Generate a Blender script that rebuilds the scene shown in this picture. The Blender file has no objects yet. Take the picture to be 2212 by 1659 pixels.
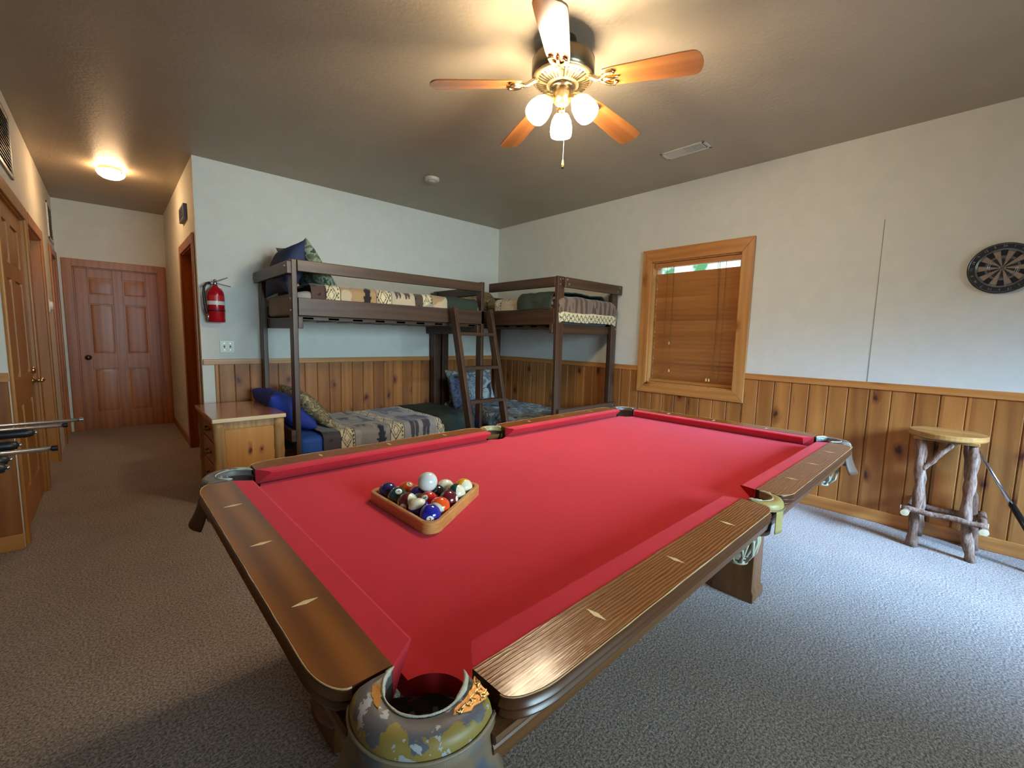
import bpy, bmesh, math, random
from mathutils import Vector, Matrix, noise
random.seed(7)
PI = math.pi
SC = bpy.context.scene
COL = SC.collection

# ------------------------------------------------------------------ camera
cam_d = bpy.data.cameras.new('camera')
cam_d.sensor_fit = 'HORIZONTAL'; cam_d.sensor_width = 36.0
cam_d.lens = 941.85 / 2212.0 * 36.0
cam_d.clip_start = 0.02; cam_d.clip_end = 100
cam = bpy.data.objects.new('camera', cam_d); COL.objects.link(cam)
_r = Vector((0.73785948, -0.67454491, 0.02350652)); _u = Vector((0.05485382, 0.09464138, 0.99399903)); _f = Vector((0.67272167, 0.73214218, -0.10683341))
cam.matrix_world = Matrix(((_r.x, _u.x, -_f.x, -4.02786), (_r.y, _u.y, -_f.y, -4.72047), (_r.z, _u.z, -_f.z, 1.27084), (0, 0, 0, 1)))
SC.camera = cam

# ------------------------------------------------------------------ view, world, daylight
SC.view_settings.view_transform = 'Standard'
SC.view_settings.look = 'None'
SC.view_settings.gamma = 1.0
SC.view_settings.use_curve_mapping = False
SC.view_settings.exposure = 0.14
world = bpy.data.worlds.new('world'); SC.world = world; world.use_nodes = True
wn = world.node_tree; wn.nodes.clear()
wo = wn.nodes.new('ShaderNodeOutputWorld'); wb = wn.nodes.new('ShaderNodeBackground')
tc = wn.nodes.new('ShaderNodeTexCoord'); nz = wn.nodes.new('ShaderNodeTexNoise'); nz.inputs['Scale'].default_value = 26
cr = wn.nodes.new('ShaderNodeValToRGB')
cr.color_ramp.elements[0].position = .40; cr.color_ramp.elements[0].color = (.10, .30, .14, 1)
cr.color_ramp.elements[1].position = .50; cr.color_ramp.elements[1].color = (.80, .95, 1, 1)
wn.links.new(tc.outputs['Generated'], nz.inputs['Vector']); wn.links.new(nz.outputs['Fac'], cr.inputs['Fac'])
wn.links.new(cr.outputs['Color'], wb.inputs['Color']); wn.links.new(wb.outputs[0], wo.inputs['Surface'])
wb.inputs['Strength'].default_value = 1.6

def area(name, loc, aim, w, h, energy, col, spread=180):
    d = bpy.data.lights.new(name, 'AREA'); d.shape = 'RECTANGLE'; d.size = w; d.size_y = h
    d.energy = energy; d.color = col; d.spread = math.radians(spread)
    o = bpy.data.objects.new(name, d); COL.objects.link(o); o.location = loc
    o.rotation_euler = (Vector(aim) - Vector(loc)).to_track_quat('-Z', 'Y').to_euler()
    return o
#DAYLIGHT
area('daylight_rear_window', (-2.6, -7.30, 1.6), (-2.0, 0, 1.10), 1.9, 1.1, 38, (.56, .84, 1.0), 75)
area('daylight_right_rear_window', (-1.15, -7.30, 1.75), (-.62, -3.9, 0.0), 0.9, 0.9, 56, (.33, .60, 1.0), 44)

# ------------------------------------------------------------------ helpers
class MB:
    """collects shapes and links them as ONE mesh object"""
    def __init__(s): s.bm = bmesh.new(); s.mi = 0
    def _f(s, vs):
        try:
            f = s.bm.faces.new(vs); f.material_index = s.mi; return f
        except ValueError: return None
    def v(s, p): return s.bm.verts.new(p)
    def hexa(s, P):
        v = [s.v(p) for p in P]
        for q in ((0,3,2,1),(4,5,6,7),(0,1,5,4),(1,2,6,5),(2,3,7,6),(3,0,4,7)): s._f([v[i] for i in q])
    def box(s, x0, x1, y0, y1, z0, z1):
        x0,x1 = sorted((x0,x1)); y0,y1 = sorted((y0,y1)); z0,z1 = sorted((z0,z1))
        s.hexa([(x0,y0,z0),(x1,y0,z0),(x1,y1,z0),(x0,y1,z0),(x0,y0,z1),(x1,y0,z1),(x1,y1,z1),(x0,y1,z1)])
    def beam(s, p0, p1, w, h, up=(0,0,1)):
        p0 = Vector(p0); p1 = Vector(p1); d = (p1-p0).normalized(); upv = Vector(up)
        sx = d.cross(upv)
        if sx.length < 1e-4: sx = d.cross(Vector((0,1,0)))
        sx.normalize(); sz = sx.cross(d).normalized(); a = sx*w/2; b = sz*h/2
        s.hexa([p0-a-b, p0+a-b, p1+a-b, p1-a-b, p0-a+b, p0+a+b, p1+a+b, p1-a+b])
    def loft(s, rings, closed=True, cap0=True, cap1=True):
        R = [[s.v(p) for p in r] for r in rings]
        n = len(R[0])
        for a, b in zip(R, R[1:]):
            for i in range(n if closed else n-1):
                j = (i+1) % n; s._f([a[i], a[j], b[j], b[i]])
        if cap0: s._f(list(reversed(R[0])))
        if cap1: s._f(R[-1])
        return R
    def lathe(s, prof, n=24, c=(0,0,0), axis=(0,0,1), cap=True):
        q = Vector((0,0,1)).rotation_difference(Vector(axis)); c = Vector(c)
        rings = [[c + q @ Vector((r*math.cos(2*PI*i/n), r*math.sin(2*PI*i/n), z)) for i in range(n)] for r, z in prof]
        s.loft(rings, True, cap, cap)
    def cyl(s, p0, p1, r0, r1=None, n=16):
        p0 = Vector(p0); p1 = Vector(p1); L = (p1-p0).length
        s.lathe([(r0, 0), (r0 if r1 is None else r1, L)], n, p0, (p1-p0))
    def tube(s, pts, r, n=10, rough=0.0, seed=0):
        pts = [Vector(p) for p in pts]; rings = []
        for i, p in enumerate(pts):
            d = (pts[min(i+1, len(pts)-1)] - pts[max(i-1, 0)]).normalized()
            a = d.cross(Vector((0.13, 0.3, 0.94)));
            if a.length < .05: a = d.cross(Vector((1, 0, 0)))
            a.normalize(); b = d.cross(a)
            rr = r[i] if isinstance(r, (list, tuple)) else r
            ring = []
            for k in range(n):
                t = 2*PI*k/n; q = a*math.cos(t)+b*math.sin(t)
                m = 1 + rough*noise.noise((p*18 + q*1.3 + Vector((seed, 0, 0))))
                ring.append(p + q*rr*m)
            rings.append(ring)
        s.loft(rings)
    def prism(s, poly, z0, z1):
        a = [s.v((x, y, z0)) for x, y in poly]; b = [s.v((x, y, z1)) for x, y in poly]; n = len(poly)
        s._f(list(reversed(a))); s._f(b)
        for i in range(n): s._f([a[i], a[(i+1) % n], b[(i+1) % n], b[i]])
    def sphere(s, c, r, n=24, m=14, sc=(1,1,1)):
        c = Vector(c); rings = []
        for j in range(1, m):
            t = PI*j/m
            rings.append([c + Vector((r*sc[0]*math.sin(t)*math.cos(2*PI*i/n), r*sc[1]*math.sin(t)*math.sin(2*PI*i/n), -r*sc[2]*math.cos(t))) for i in range(n)])
        R = s.loft(rings, True, False, False)
        a = s.v(c+Vector((0,0,-r*sc[2]))); b = s.v(c+Vector((0,0,r*sc[2])))
        for i in range(n):
            j = (i+1) % n; s._f([a, R[0][j], R[0][i]]); s._f([b, R[-1][i], R[-1][j]])
    def grid(s, fn, nu, nv):
        V = [[s.v(fn(i/nu, j/nv)) for j in range(nv+1)] for i in range(nu+1)]
        for i in range(nu):
            for j in range(nv): s._f([V[i][j], V[i+1][j], V[i+1][j+1], V[i][j+1]])
        return V
    def build(s, name, mat, parent=None, bevel=0, smooth=False, seg=2, label=None, loc=None, rot=None, fixn=True):
        if fixn: bmesh.ops.recalc_face_normals(s.bm, faces=s.bm.faces)
        me = bpy.data.meshes.new(name); s.bm.to_mesh(me); s.bm.free()
        for m in (mat if isinstance(mat, (list, tuple)) else [mat]): me.materials.append(m)
        o = bpy.data.objects.new(name, me); COL.objects.link(o)
        if smooth: me.polygons.foreach_set('use_smooth', [True]*len(me.polygons))
        if bevel:
            b = o.modifiers.new('bevel', 'BEVEL'); b.width = bevel; b.segments = seg; b.limit_method = 'ANGLE'; b.angle_limit = math.radians(40)
            me.polygons.foreach_set('use_smooth', [True]*len(me.polygons)); b.harden_normals = False
            w = o.modifiers.new('wn', 'WEIGHTED_NORMAL'); w.keep_sharp = True
        if parent: o.parent = parent
        if label: o['label'] = label
        if loc is not None: o.location = loc
        if rot is not None: o.rotation_euler = rot
        return o

def thing(name, label, cat, loc=(0,0,0), rot=(0,0,0), group=None):
    o = bpy.data.objects.new(name, None); COL.objects.link(o); o.empty_display_size = .05
    o.location = loc; o.rotation_euler = rot; o['label'] = label; o['category'] = cat
    if group: o['group'] = group
    return o
def tag(o, label, cat, group=None):
    o['label'] = label; o['category'] = cat
    if group: o['group'] = group
    return o
def struct(o, label=None):
    o['kind'] = 'structure'
    if label: o['label'] = label
    return o
def sroot(name, label):
    o = bpy.data.objects.new(name, None); COL.objects.link(o); o['kind'] = 'structure'; o['label'] = label
    return o

# ------------------------------------------------------------------ materials
def srgb(r, g, b):
    def f(c):
        c /= 255.0
        return c/12.92 if c <= .04045 else ((c+.055)/1.055)**2.4
    return (f(r), f(g), f(b), 1)
class NT:
    def __init__(s, name):
        s.m = bpy.data.materials.new(name); s.m.use_nodes = True; s.t = s.m.node_tree
        s.b = s.t.nodes['Principled BSDF']; s.o = s.t.nodes['Material Output']
    def n(s, t, **k):
        x = s.t.nodes.new(t)
        for a, v in k.items(): setattr(x, a, v)
        return x
    def l(s, a, b): s.t.links.new(a, b)
    def coord(s, scale=(1,1,1), loc=(0,0,0), rot=(0,0,0), kind='Object'):
        c = s.n('ShaderNodeTexCoord'); m = s.n('ShaderNodeMapping')
        m.inputs['Scale'].default_value = scale; m.inputs['Location'].default_value = loc; m.inputs['Rotation'].default_value = rot
        s.l(c.outputs[kind], m.inputs['Vector']); return m.outputs[0]
    def noise(s, vec, scale, detail=4, rough=.5, dist=0):
        x = s.n('ShaderNodeTexNoise'); x.inputs['Scale'].default_value = scale; x.inputs['Detail'].default_value = detail
        x.inputs['Roughness'].default_value = rough; x.inputs['Distortion'].default_value = dist
        s.l(vec, x.inputs['Vector']); return x.outputs['Fac']
    def ramp(s, fac, stops, interp='LINEAR'):
        r = s.n('ShaderNodeValToRGB'); r.color_ramp.interpolation = interp; e = r.color_ramp.elements
        while len(e) < len(stops): e.new(.5)
        for i, (p, c) in enumerate(stops): e[i].position = p; e[i].color = c if len(c) == 4 else (*c, 1)
        s.l(fac, r.inputs['Fac']); return r.outputs['Color']
    def mix(s, fac, a, b, mode='MIX'):
        x = s.n('ShaderNodeMix', data_type='RGBA', blend_type=mode)
        for sock, v in ((x.inputs[0], fac), (x.inputs[6], a), (x.inputs[7], b)):
            if isinstance(v, (int, float, tuple)): sock.default_value = v
            else: s.l(v, sock)
        return x.outputs[2]
    def math(s, op, a, b=None):
        x = s.n('ShaderNodeMath', operation=op)
        for sock, v in ((x.inputs[0], a), (x.inputs[1], b)):
            if v is None: continue
            if isinstance(v, (int, float)): sock.default_value = v
            else: s.l(v, sock)
        return x.outputs[0]
    def bump(s, h, strength=.3, dist=.002):
        x = s.n('ShaderNodeBump'); x.inputs['Strength'].default_value = strength; x.inputs['Distance'].default_value = dist
        s.l(h, x.inputs['Height']); s.l(x.outputs[0], s.b.inputs['Normal'])
    def set(s, **k):
        for a, v in k.items():
            a = a.replace('_', ' ')
            if isinstance(v, (int, float, tuple)): s.b.inputs[a].default_value = v
            else: s.l(v, s.b.inputs[a])
        return s
def plain(name, col, rough=.5, metal=0, bump=0, bs=60, **k):
    t = NT(name); v = t.coord(); f = t.noise(v, 9, 3)
    c2 = tuple(x*.86 for x in col[:3])+(1,)
    t.set(Base_Color=t.mix(f, c2, col), Roughness=rough, Metallic=metal, **k)
    if bump: t.bump(t.noise(v, bs, 4), bump)
    return t.m
def wood(name, light, dark, axis='X', scale=1.0, plank=None, knots=.5, rough=.4, knotcol=None, bump=.12, tone=.35, coat=0, kscale=1.0):
    """grain runs along axis; plank=(axis, width) varies tone per board"""
    t = NT(name); g = .12
    sc = {'X': (g,1,1), 'Y': (1,g,1), 'Z': (1,1,g)}[axis]
    v = t.coord(sc)
    base = v
    raw = t.coord()
    if plank:
        sep = t.n('ShaderNodeSeparateXYZ'); t.l(raw, sep.inputs[0])
        idx = t.math('FLOOR', t.math('DIVIDE', sep.outputs['XYZ'.index(plank[0])], plank[1]))
        wnz = t.n('ShaderNodeTexWhiteNoise', noise_dimensions='1D'); t.l(idx, wnz.inputs['W'])
        off = t.n('ShaderNodeVectorMath', operation='SCALE'); off.inputs['Scale'].default_value = 13.0
        t.l(wnz.outputs['Color'], off.inputs[0])
        add = t.n('ShaderNodeVectorMath', operation='ADD'); t.l(v, add.inputs[0]); t.l(off.outputs[0], add.inputs[1]); base = add.outputs[0]
        add2 = t.n('ShaderNodeVectorMath', operation='ADD'); t.l(raw, add2.inputs[0]); t.l(off.outputs[0], add2.inputs[1]); raw2 = add2.outputs[0]
    else: raw2 = raw
    big = t.noise(base, 7*scale, 3, .55, .6)
    rings = t.n('ShaderNodeTexWave', wave_type='RINGS', rings_direction=axis); rings.inputs['Scale'].default_value = 5*scale
    rings.inputs['Distortion'].default_value = 9; rings.inputs['Detail'].default_value = 2; rings.inputs['Detail Scale'].default_value = .8
    t.l(base, rings.inputs['Vector'])
    fine = t.noise(t.coord(tuple(x*.35 if x < 1 else x for x in sc)), 160*scale, 3, .6)
    f = t.math('ADD', t.math('MULTIPLY', big, .62), t.math('ADD', t.math('MULTIPLY', rings.outputs['Fac'], .17), t.math('MULTIPLY', fine, .25)))
    col = t.ramp(f, [(.22, dark), (.75, light)])
    if plank:
        tn = t.ramp(wnz.outputs['Value'], [(0, (1-tone, 1-tone*1.15, 1-tone*1.4, 1)), (1, (1.0, 1.0, 1.0, 1))])
        col = t.mix(1.0, col, tn, 'MULTIPLY')
    if knots:
        ksc = list({'X': (.55,1,1), 'Y': (1,.55,1), 'Z': (1,1,.55)}[axis])
        if plank and plank[0] in 'XY': ksc[1 if plank[0] == 'X' else 0] = 0.0
        km = t.n('ShaderNodeMapping'); km.inputs['Scale'].default_value = ksc; t.l(raw2, km.inputs['Vector'])
        dn = t.n('ShaderNodeTexNoise'); dn.inputs['Scale'].default_value = 14; t.l(km.outputs[0], dn.inputs['Vector'])
        dv = t.n('ShaderNodeVectorMath', operation='SCALE'); dv.inputs['Scale'].default_value = .07; t.l(dn.outputs['Color'], dv.inputs[0])
        ad = t.n('ShaderNodeVectorMath', operation='ADD'); t.l(km.outputs[0], ad.inputs[0]); t.l(dv.outputs[0], ad.inputs[1])
        vo = t.n('ShaderNodeTexVoronoi'); vo.inputs['Scale'].default_value = 4.2*kscale
        if plank:
            vo.voronoi_dimensions = '2D'; s1 = t.n('ShaderNodeSeparateXYZ'); s2 = t.n('ShaderNodeCombineXYZ'); t.l(ad.outputs[0], s1.inputs[0])
            t.l(s1.outputs['XYZ'.index(plank[0])], s2.inputs[0]); t.l(s1.outputs['XYZ'.index(axis)], s2.inputs[1]); t.l(s2.outputs[0], vo.inputs['Vector'])
        else: t.l(ad.outputs[0], vo.inputs['Vector'])
        sel = t.math('LESS_THAN', t.n('ShaderNodeSeparateColor').outputs[0], .5)
        sc2 = sel.node.inputs[0].links[0].from_node; t.l(vo.outputs['Color'], sc2.inputs[0]); sel.node.inputs[1].default_value = knots
        d = t.ramp(vo.outputs['Distance'], [(.04, (1,1,1,1)), (.085, (0,0,0,1))])
        halo = t.ramp(vo.outputs['Distance'], [(.08, (.8,.8,.8,1)), (.22, (0,0,0,1))])
        kc = knotcol or (dark[0]*.09, dark[1]*.06, dark[2]*.06, 1)
        col = t.mix(t.math('MULTIPLY', halo, sel), col, (dark[0]*.62, dark[1]*.45, dark[2]*.4, 1))
        col = t.mix(t.math('MULTIPLY', t.math('MULTIPLY', d, sel), .85), col, kc)
    t.set(Base_Color=col, Roughness=rough, Coat_Weight=coat, Coat_Roughness=.2)
    t.bump(t.math('ADD', fine, big), bump, .0015)
    return t.m

M = {}
M['wall'] = plain('wall_paint', srgb(223, 220, 208), .75, bump=.10, bs=220)
t = NT('ceiling_paint'); v = t.coord(); n1 = t.noise(v, 42, 5, .6); n2 = t.noise(v, 2.2, 3)
t.set(Base_Color=t.mix(n2, srgb(158, 144, 122), srgb(178, 164, 142)), Roughness=.45); t.bump(n1, .45, .006); M['ceiling'] = t.m
t = NT('carpet_pile'); v = t.coord(); n1 = t.noise(v, 120, 4, .75); n2 = t.noise(v, 3.0, 4, .6); n3 = t.noise(v, 95, 2, .6)
c = t.mix(n2, srgb(152, 134, 121), srgb(180, 164, 152))
c = t.mix(t.ramp(n1, [(.40, (0,0,0,1)), (.60, (1,1,1,1))]), t.mix(1.0, c, (.36,.35,.36,1), 'MULTIPLY'), t.mix(1.0, c, (1.32,1.32,1.32,1), 'MULTIPLY'))
t.set(Base_Color=c, Roughness=1.0, Sheen_Weight=.15, Sheen_Roughness=.5, Specular_IOR_Level=.1)
t.bump(t.math('ADD', t.math('MULTIPLY', n1, 1.2), n3), .8, .006); M['carpet'] = t.m
PL, PD = srgb(197, 129, 62), srgb(138, 76, 28)
M['plank_x'] = wood('knotty_pine_far', PL, PD, 'Z', 1.0, ('X', .123), .62, .5, kscale=1.25)
M['plank_y'] = wood('knotty_pine_right', PL, PD, 'Z', 1.0, ('Y', .123), .4, .48, kscale=1.2)
M['pine_trim'] = wood('pine_trim', srgb(206, 140, 74), srgb(160, 92, 38), 'Y', 1.0, None, .25, .38)
M['pine_trim_x'] = wood('pine_trim_x', srgb(206, 146, 80), srgb(160, 98, 44), 'X', 1.0, None, .25, .38)
M['pine_trim_z'] = wood('pine_trim_z', srgb(206, 146, 80), srgb(160, 98, 44), 'Z', 1.0, None, .25, .38)
M['door'] = wood('door_pine', srgb(184, 108, 40), srgb(134, 70, 20), 'Z', 1.0, None, .12, .35)
M['door_light'] = wood('door_pine_light', srgb(192, 128, 56), srgb(142, 86, 30), 'Z', 1.0, None, .12, .35)
M['chest'] = wood('nightstand_pine', srgb(226, 164, 86), srgb(198, 132, 64), 'Z', .7, ('X', .085), .40, .4, tone=.12, kscale=1.9)
M['chest_top'] = wood('nightstand_top_pine', srgb(204, 138, 84), srgb(150, 88, 46), 'Y', 1.0, None, .15, .16, coat=.8)
M['chest_edge'] = wood('nightstand_edge_pine', srgb(246, 222, 184), srgb(222, 186, 136), 'X', 1.0, None, .1, .3)
M['log'] = wood('peeled_log', srgb(206, 160, 100), srgb(138, 98, 56), 'Z', 1.4, None, .75, .5, bump=.5, kscale=1.8)
M['bunk'] = wood('dark_stained_wood', srgb(88, 61, 41), srgb(48, 31, 20), 'X', 1.0, None, .25, .42, bump=.25)
M['bunk_z'] = wood('dark_stained_wood_upright', srgb(88, 59, 39), srgb(48, 30, 19), 'Z', 1.0, None, .2, .42, bump=.25)
M['bunk_y'] = wood('dark_stained_wood_cross', srgb(84, 57, 38), srgb(46, 30, 19), 'Y', 1.0, None, .2, .42, bump=.25)
def oak(name, light, dark, sc, amp, bump, rough=.3, pw=.3):
    t = NT(name); v = t.coord((.22, 1, 1)); wv = t.n('ShaderNodeTexWave', wave_type='BANDS', bands_direction='Y')
    wv.inputs['Scale'].default_value = sc; wv.inputs['Distortion'].default_value = amp; wv.inputs['Detail'].default_value = 2.5; wv.inputs['Detail Scale'].default_value = .55; wv.inputs['Detail Roughness'].default_value = .55
    t.l(v, wv.inputs['Vector']); pores = t.noise(t.coord((.03, 1, 1)), 420, 2, .6); big = t.noise(v, 9, 3)
    f = t.math('ADD', t.math('MULTIPLY', wv.outputs['Fac'], .5), t.math('ADD', t.math('MULTIPLY', pores, pw), t.math('MULTIPLY', big, .6-pw)))
    t.set(Base_Color=t.ramp(f, [(.25, dark), (.8, light)]), Roughness=t.math('ADD', t.math('MULTIPLY', pores, .66*pw), rough-.33*pw), Coat_Weight=.25, Coat_Roughness=.15)
    t.bump(t.math('ADD', wv.outputs['Fac'], t.math('MULTIPLY', pores, 2*pw)), bump, .0012); return t.m
M['rail_x'] = oak('rail_oak_long', srgb(166, 98, 32), srgb(88, 46, 12), 44, 8, .55)
M['rail_y'] = oak('rail_oak_short', srgb(150, 90, 26), srgb(112, 62, 16), 5, 3, .03, pw=.01)
M['rail_side'] = plain('rail_moulding_dark', srgb(88, 52, 30), .25)
M['edge_wear'] = plain('worn_raw_edge', srgb(206, 170, 122), .6)
M['apron_x'] = wood('apron_oak_long', srgb(122, 82, 48), srgb(80, 50, 28), 'X', 1.6, None, 0, .35, bump=.2)
M['apron_y'] = wood('apron_oak_short', srgb(122, 82, 48), srgb(80, 50, 28), 'Y', 1.6, None, 0, .35, bump=.2)
M['leg'] = wood('table_leg_oak', srgb(130, 84, 44), srgb(78, 46, 24), 'Z', 1.6, None, 0, .35, bump=.2)
t = NT('red_felt'); v = t.coord(); n1 = t.noise(v, 900, 2); n2 = t.noise(v, 2.5, 3); n3 = t.noise(v, 60, 2, .7)
c = t.mix(n2, srgb(192, 44, 54), srgb(204, 52, 64))
t.set(Base_Color=c, Roughness=.9, Sheen_Weight=.26, Sheen_Roughness=.35, Specular_IOR_Level=.15); t.b.inputs['Sheen Tint'].default_value = (1, .42, .55, 1)
t.bump(n1, .35, .0006); M['felt'] = t.m
t = NT('peeling_leather'); v = t.coord(); n1 = t.noise(v, 24, 4, .55, .3); n2 = t.noise(v, 36, 4, .6, .4)
sx = t.n('ShaderNodeSeparateXYZ'); t.l(v, sx.inputs[0]); rad = t.math('SQRT', t.math('ADD', t.math('MULTIPLY', sx.outputs[0], sx.outputs[0]), t.math('MULTIPLY', sx.outputs[1], sx.outputs[1])))
k = t.math('ADD', n1, t.math('MULTIPLY', t.math('SUBTRACT', rad, .087), 10.0))
c = t.ramp(k, [(0, srgb(92,86,80)), (.30, srgb(104,98,94)), (.50, srgb(98,98,108)), (.515, srgb(150,128,66)), (.80, srgb(160,138,74)), (.81, srgb(104,106,118)), (1, srgb(112,112,120))])
c = t.mix(t.ramp(n2, [(.585, (0,0,0,1)), (.595, (1,1,1,1))]), c, srgb(178, 180, 184))
t.set(Base_Color=c, Roughness=.45); t.bump(t.math('ADD', t.math('GREATER_THAN', k, .505), t.math('GREATER_THAN', n2, .61)), .6, .0012); M['peel'] = t.m
M['gilt'] = plain('worn_gilt', srgb(212, 150, 70), .35, .3, bump=.25, bs=200)
M['peel_gold'] = plain('worn_gold_leather', srgb(182, 166, 104), .4, bump=.3, bs=90)
t = NT('tan_leather'); v = t.coord(); n1 = t.noise(v, 700, 2); n2 = t.noise(v, 9, 3)
t.set(Base_Color=t.ramp(n2, [(.38, srgb(84, 88, 104)), (.46, srgb(128, 108, 84)), (1, srgb(142, 118, 84))]), Roughness=.55); t.bump(n1, .5, .0008); M['leather'] = t.m
M['leather_grey'] = plain('worn_grey_leather', srgb(150, 134, 110), .5, bump=.3, bs=120)
M['liner'] = plain('pocket_liner_dark', srgb(66, 46, 38), .8, bump=.3, bs=200)
M['fringe'] = plain('frayed_cotton', srgb(206, 204, 186), .95, bump=.9, bs=500)
M['inlay'] = plain('rail_inlay', srgb(238, 214, 160), .3)
M['white'] = plain('white_enamel', srgb(226, 222, 210), .4)
M['vent'] = plain('vent_enamel', srgb(206, 196, 180), .45)
M['black'] = plain('black_rubber', srgb(22, 22, 24), .45)
M['blackm'] = plain('black_paint', srgb(18, 17, 18), .3)
M['dark'] = plain('dark_void', srgb(24, 18, 14), .9)
M['chrome'] = plain('chrome', (.62, .62, .64, 1), .18, 1)
M['steel'] = plain('brushed_steel', (.5, .5, .52, 1), .3, 1)
M['brass'] = plain('antique_brass', (.62, .46, .24, 1), .28, .9)
M['brass_b'] = plain('bright_brass', (.86, .66, .34, 1), .22, 1)
M['bronze'] = plain('dark_brass_housing', (.13, .10, .06, 1), .22, .85)
M['red_enamel'] = plain('extinguisher_red', srgb(178, 14, 28), .22)
M['blue_sheet'] = plain('blue_sheet', srgb(44, 92, 178), .85, bump=.3, bs=14)
M['navy'] = plain('navy_pillowcase', srgb(54, 64, 96), .85, bump=.4, bs=14)
M['royal'] = plain('royal_blue_pillowcase', srgb(34, 58, 146), .85, bump=.4, bs=14)
M['green'] = plain('dark_green_blanket', srgb(52, 62, 50), .95, bump=.4, bs=120)
M['grey_sheet'] = plain('grey_fitted_sheet', srgb(160, 154, 146), .9, bump=.5, bs=10)
M['leather_brown'] = plain('brown_leather', srgb(96, 70, 48), .6, bump=.3, bs=200)
M['mattress'] = plain('mattress_grey', srgb(104, 100, 98), .9)
def camo(name, cols, sc=16):
    t = NT(name); v = t.coord(); n1 = t.noise(v, sc, 3, .6, 1.4); n2 = t.noise(v, sc*.8, 4, .6, 1.0)
    c = t.ramp(n1, [(0, cols[0]), (.44, cols[0]), (.46, cols[1]), (.55, cols[1]), (.57, cols[2]), (1, cols[2])])
    c = t.mix(t.ramp(n2, [(.60, (0,0,0,1)), (.62, (1,1,1,1))]), c, cols[3])
    t.set(Base_Color=c, Roughness=.9); t.bump(t.noise(v, 12, 3), .5, .01); return t.m
M['camo_green'] = camo('green_camouflage', [srgb(96, 106, 82), srgb(150, 160, 136), srgb(66, 76, 58), srgb(46, 52, 46)], 8)
M['camo_khaki'] = camo('khaki_camouflage', [srgb(150, 132, 96), srgb(104, 88, 60), srgb(176, 160, 122), srgb(58, 46, 34)], 22)
M['camo_grey'] = camo('grey_camouflage', [srgb(140, 146, 138), srgb(104, 108, 110), srgb(164, 168, 156), srgb(50, 54, 60)], 8)
M['camo_blue'] = camo('blue_grey_camouflage', [srgb(72, 80, 104), srgb(92, 98, 118), srgb(60, 66, 92), srgb(40, 44, 66)], 12)
t = NT('bark'); v = t.coord((1,1,.25)); n1 = t.noise(v, 60, 5, .7); n2 = t.noise(v, 16, 3)
c = t.mix(t.ramp(n1, [(.4, (0,0,0,1)), (.62, (1,1,1,1))]), srgb(98, 62, 42), srgb(166, 146, 128)); c = t.mix(n2, c, srgb(110, 70, 48))
t.set(Base_Color=c, Roughness=.9); t.bump(n1, .9, .006); M['bark'] = t.m
M['endgrain'] = plain('pale_end_grain', srgb(214, 192, 152), .6)
M['stool_seat'] = wood('stool_seat_pine', srgb(214, 162, 96), srgb(170, 114, 56), 'Y', 1, ('X', .14), .1, .32, coat=.3)
M['blind'] = wood('blind_slat_wood', srgb(204, 138, 74), srgb(166, 104, 50), 'Y', .8, ('Z', .0385), 0, .45, tone=.24)
M['cord'] = plain('blind_cord', srgb(120, 74, 36), .8)
M['tassel'] = plain('wooden_tassel', srgb(226, 176, 104), .5)
M['blade'] = wood('fan_blade_oak', srgb(178, 114, 60), srgb(132, 80, 40), 'X', .7, None, 0, .18, bump=.05, coat=.6)
t = NT('rack_wood'); v = t.coord((1, 1, 6)); n1 = t.noise(v, 40, 3, .6); n2 = t.noise(t.coord(), 14, 3)
t.set(Base_Color=t.ramp(t.math('ADD', t.math('MULTIPLY', n1, .6), t.math('MULTIPLY', n2, .4)), [(.3, srgb(176, 116, 60)), (.7, srgb(222, 166, 98))]), Roughness=.32, Coat_Weight=.3); t.bump(n1, .25, .001); M['rack'] = t.m
def emis(name, col, strength):
    m = bpy.data.materials.new(name); m.use_nodes = True; b = m.node_tree.nodes['Principled BSDF']
    b.inputs['Base Color'].default_value = (.9, .88, .8, 1); b.inputs['Emission Color'].default_value = col; b.inputs['Emission Strength'].default_value = strength
    b.inputs['Roughness'].default_value = .4
    return m
M['shade'] = emis('lit_frosted_glass', (1, .82, .57, 1), 134)
M['dome'] = emis('lit_glass_dome', (1, .64, .34, 1), 62)
g = bpy.data.materials.new('window_glass'); g.use_nodes = True; gb = g.node_tree.nodes['Principled BSDF']
gb.inputs['Transmission Weight'].default_value = 1; gb.inputs['Roughness'].default_value = 0; gb.inputs['IOR'].default_value = 1.02; gb.inputs['Base Color'].default_value = (.95, 1, .98, 1)
M['glass'] = g

# ------------------------------------------------------------------ the setting
CH = 2.743
XL, XR, YE, YJ, XO, YR = -4.457, -3.442, 2.714, -1.08, -6.6, -7.2
m = MB(); m.box(XO-.1, .15, YR-.1, YE+.15, -.1, 0); struct(m.build('floor', M['carpet']), 'grey brown cut pile carpet over the whole floor')
m = MB(); m.box(XO-.1, .15, YR-.1, YE+.15, CH, CH+.1); struct(m.build('ceiling', M['ceiling']), 'tan textured ceiling')
m = MB(); m.box(XR, .12, 0, .12, 0, CH); struct(m.build('wall_far', M['wall']), 'off-white wall behind the bunk beds')
# right wall with the window opening
WY0, WY1, WZ0, WZ1 = -3.222, -2.368, .842, 2.045
m = MB(); m.box(0, .12, YR, WY0, 0, CH); m.box(0, .12, WY1, 0, 0, CH); m.box(0, .12, WY0, WY1, 0, WZ0); m.box(0, .12, WY0, WY1, WZ1, CH)
struct(m.build('wall_right', M['wall']), 'off-white wall with the blind covered window')
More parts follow.
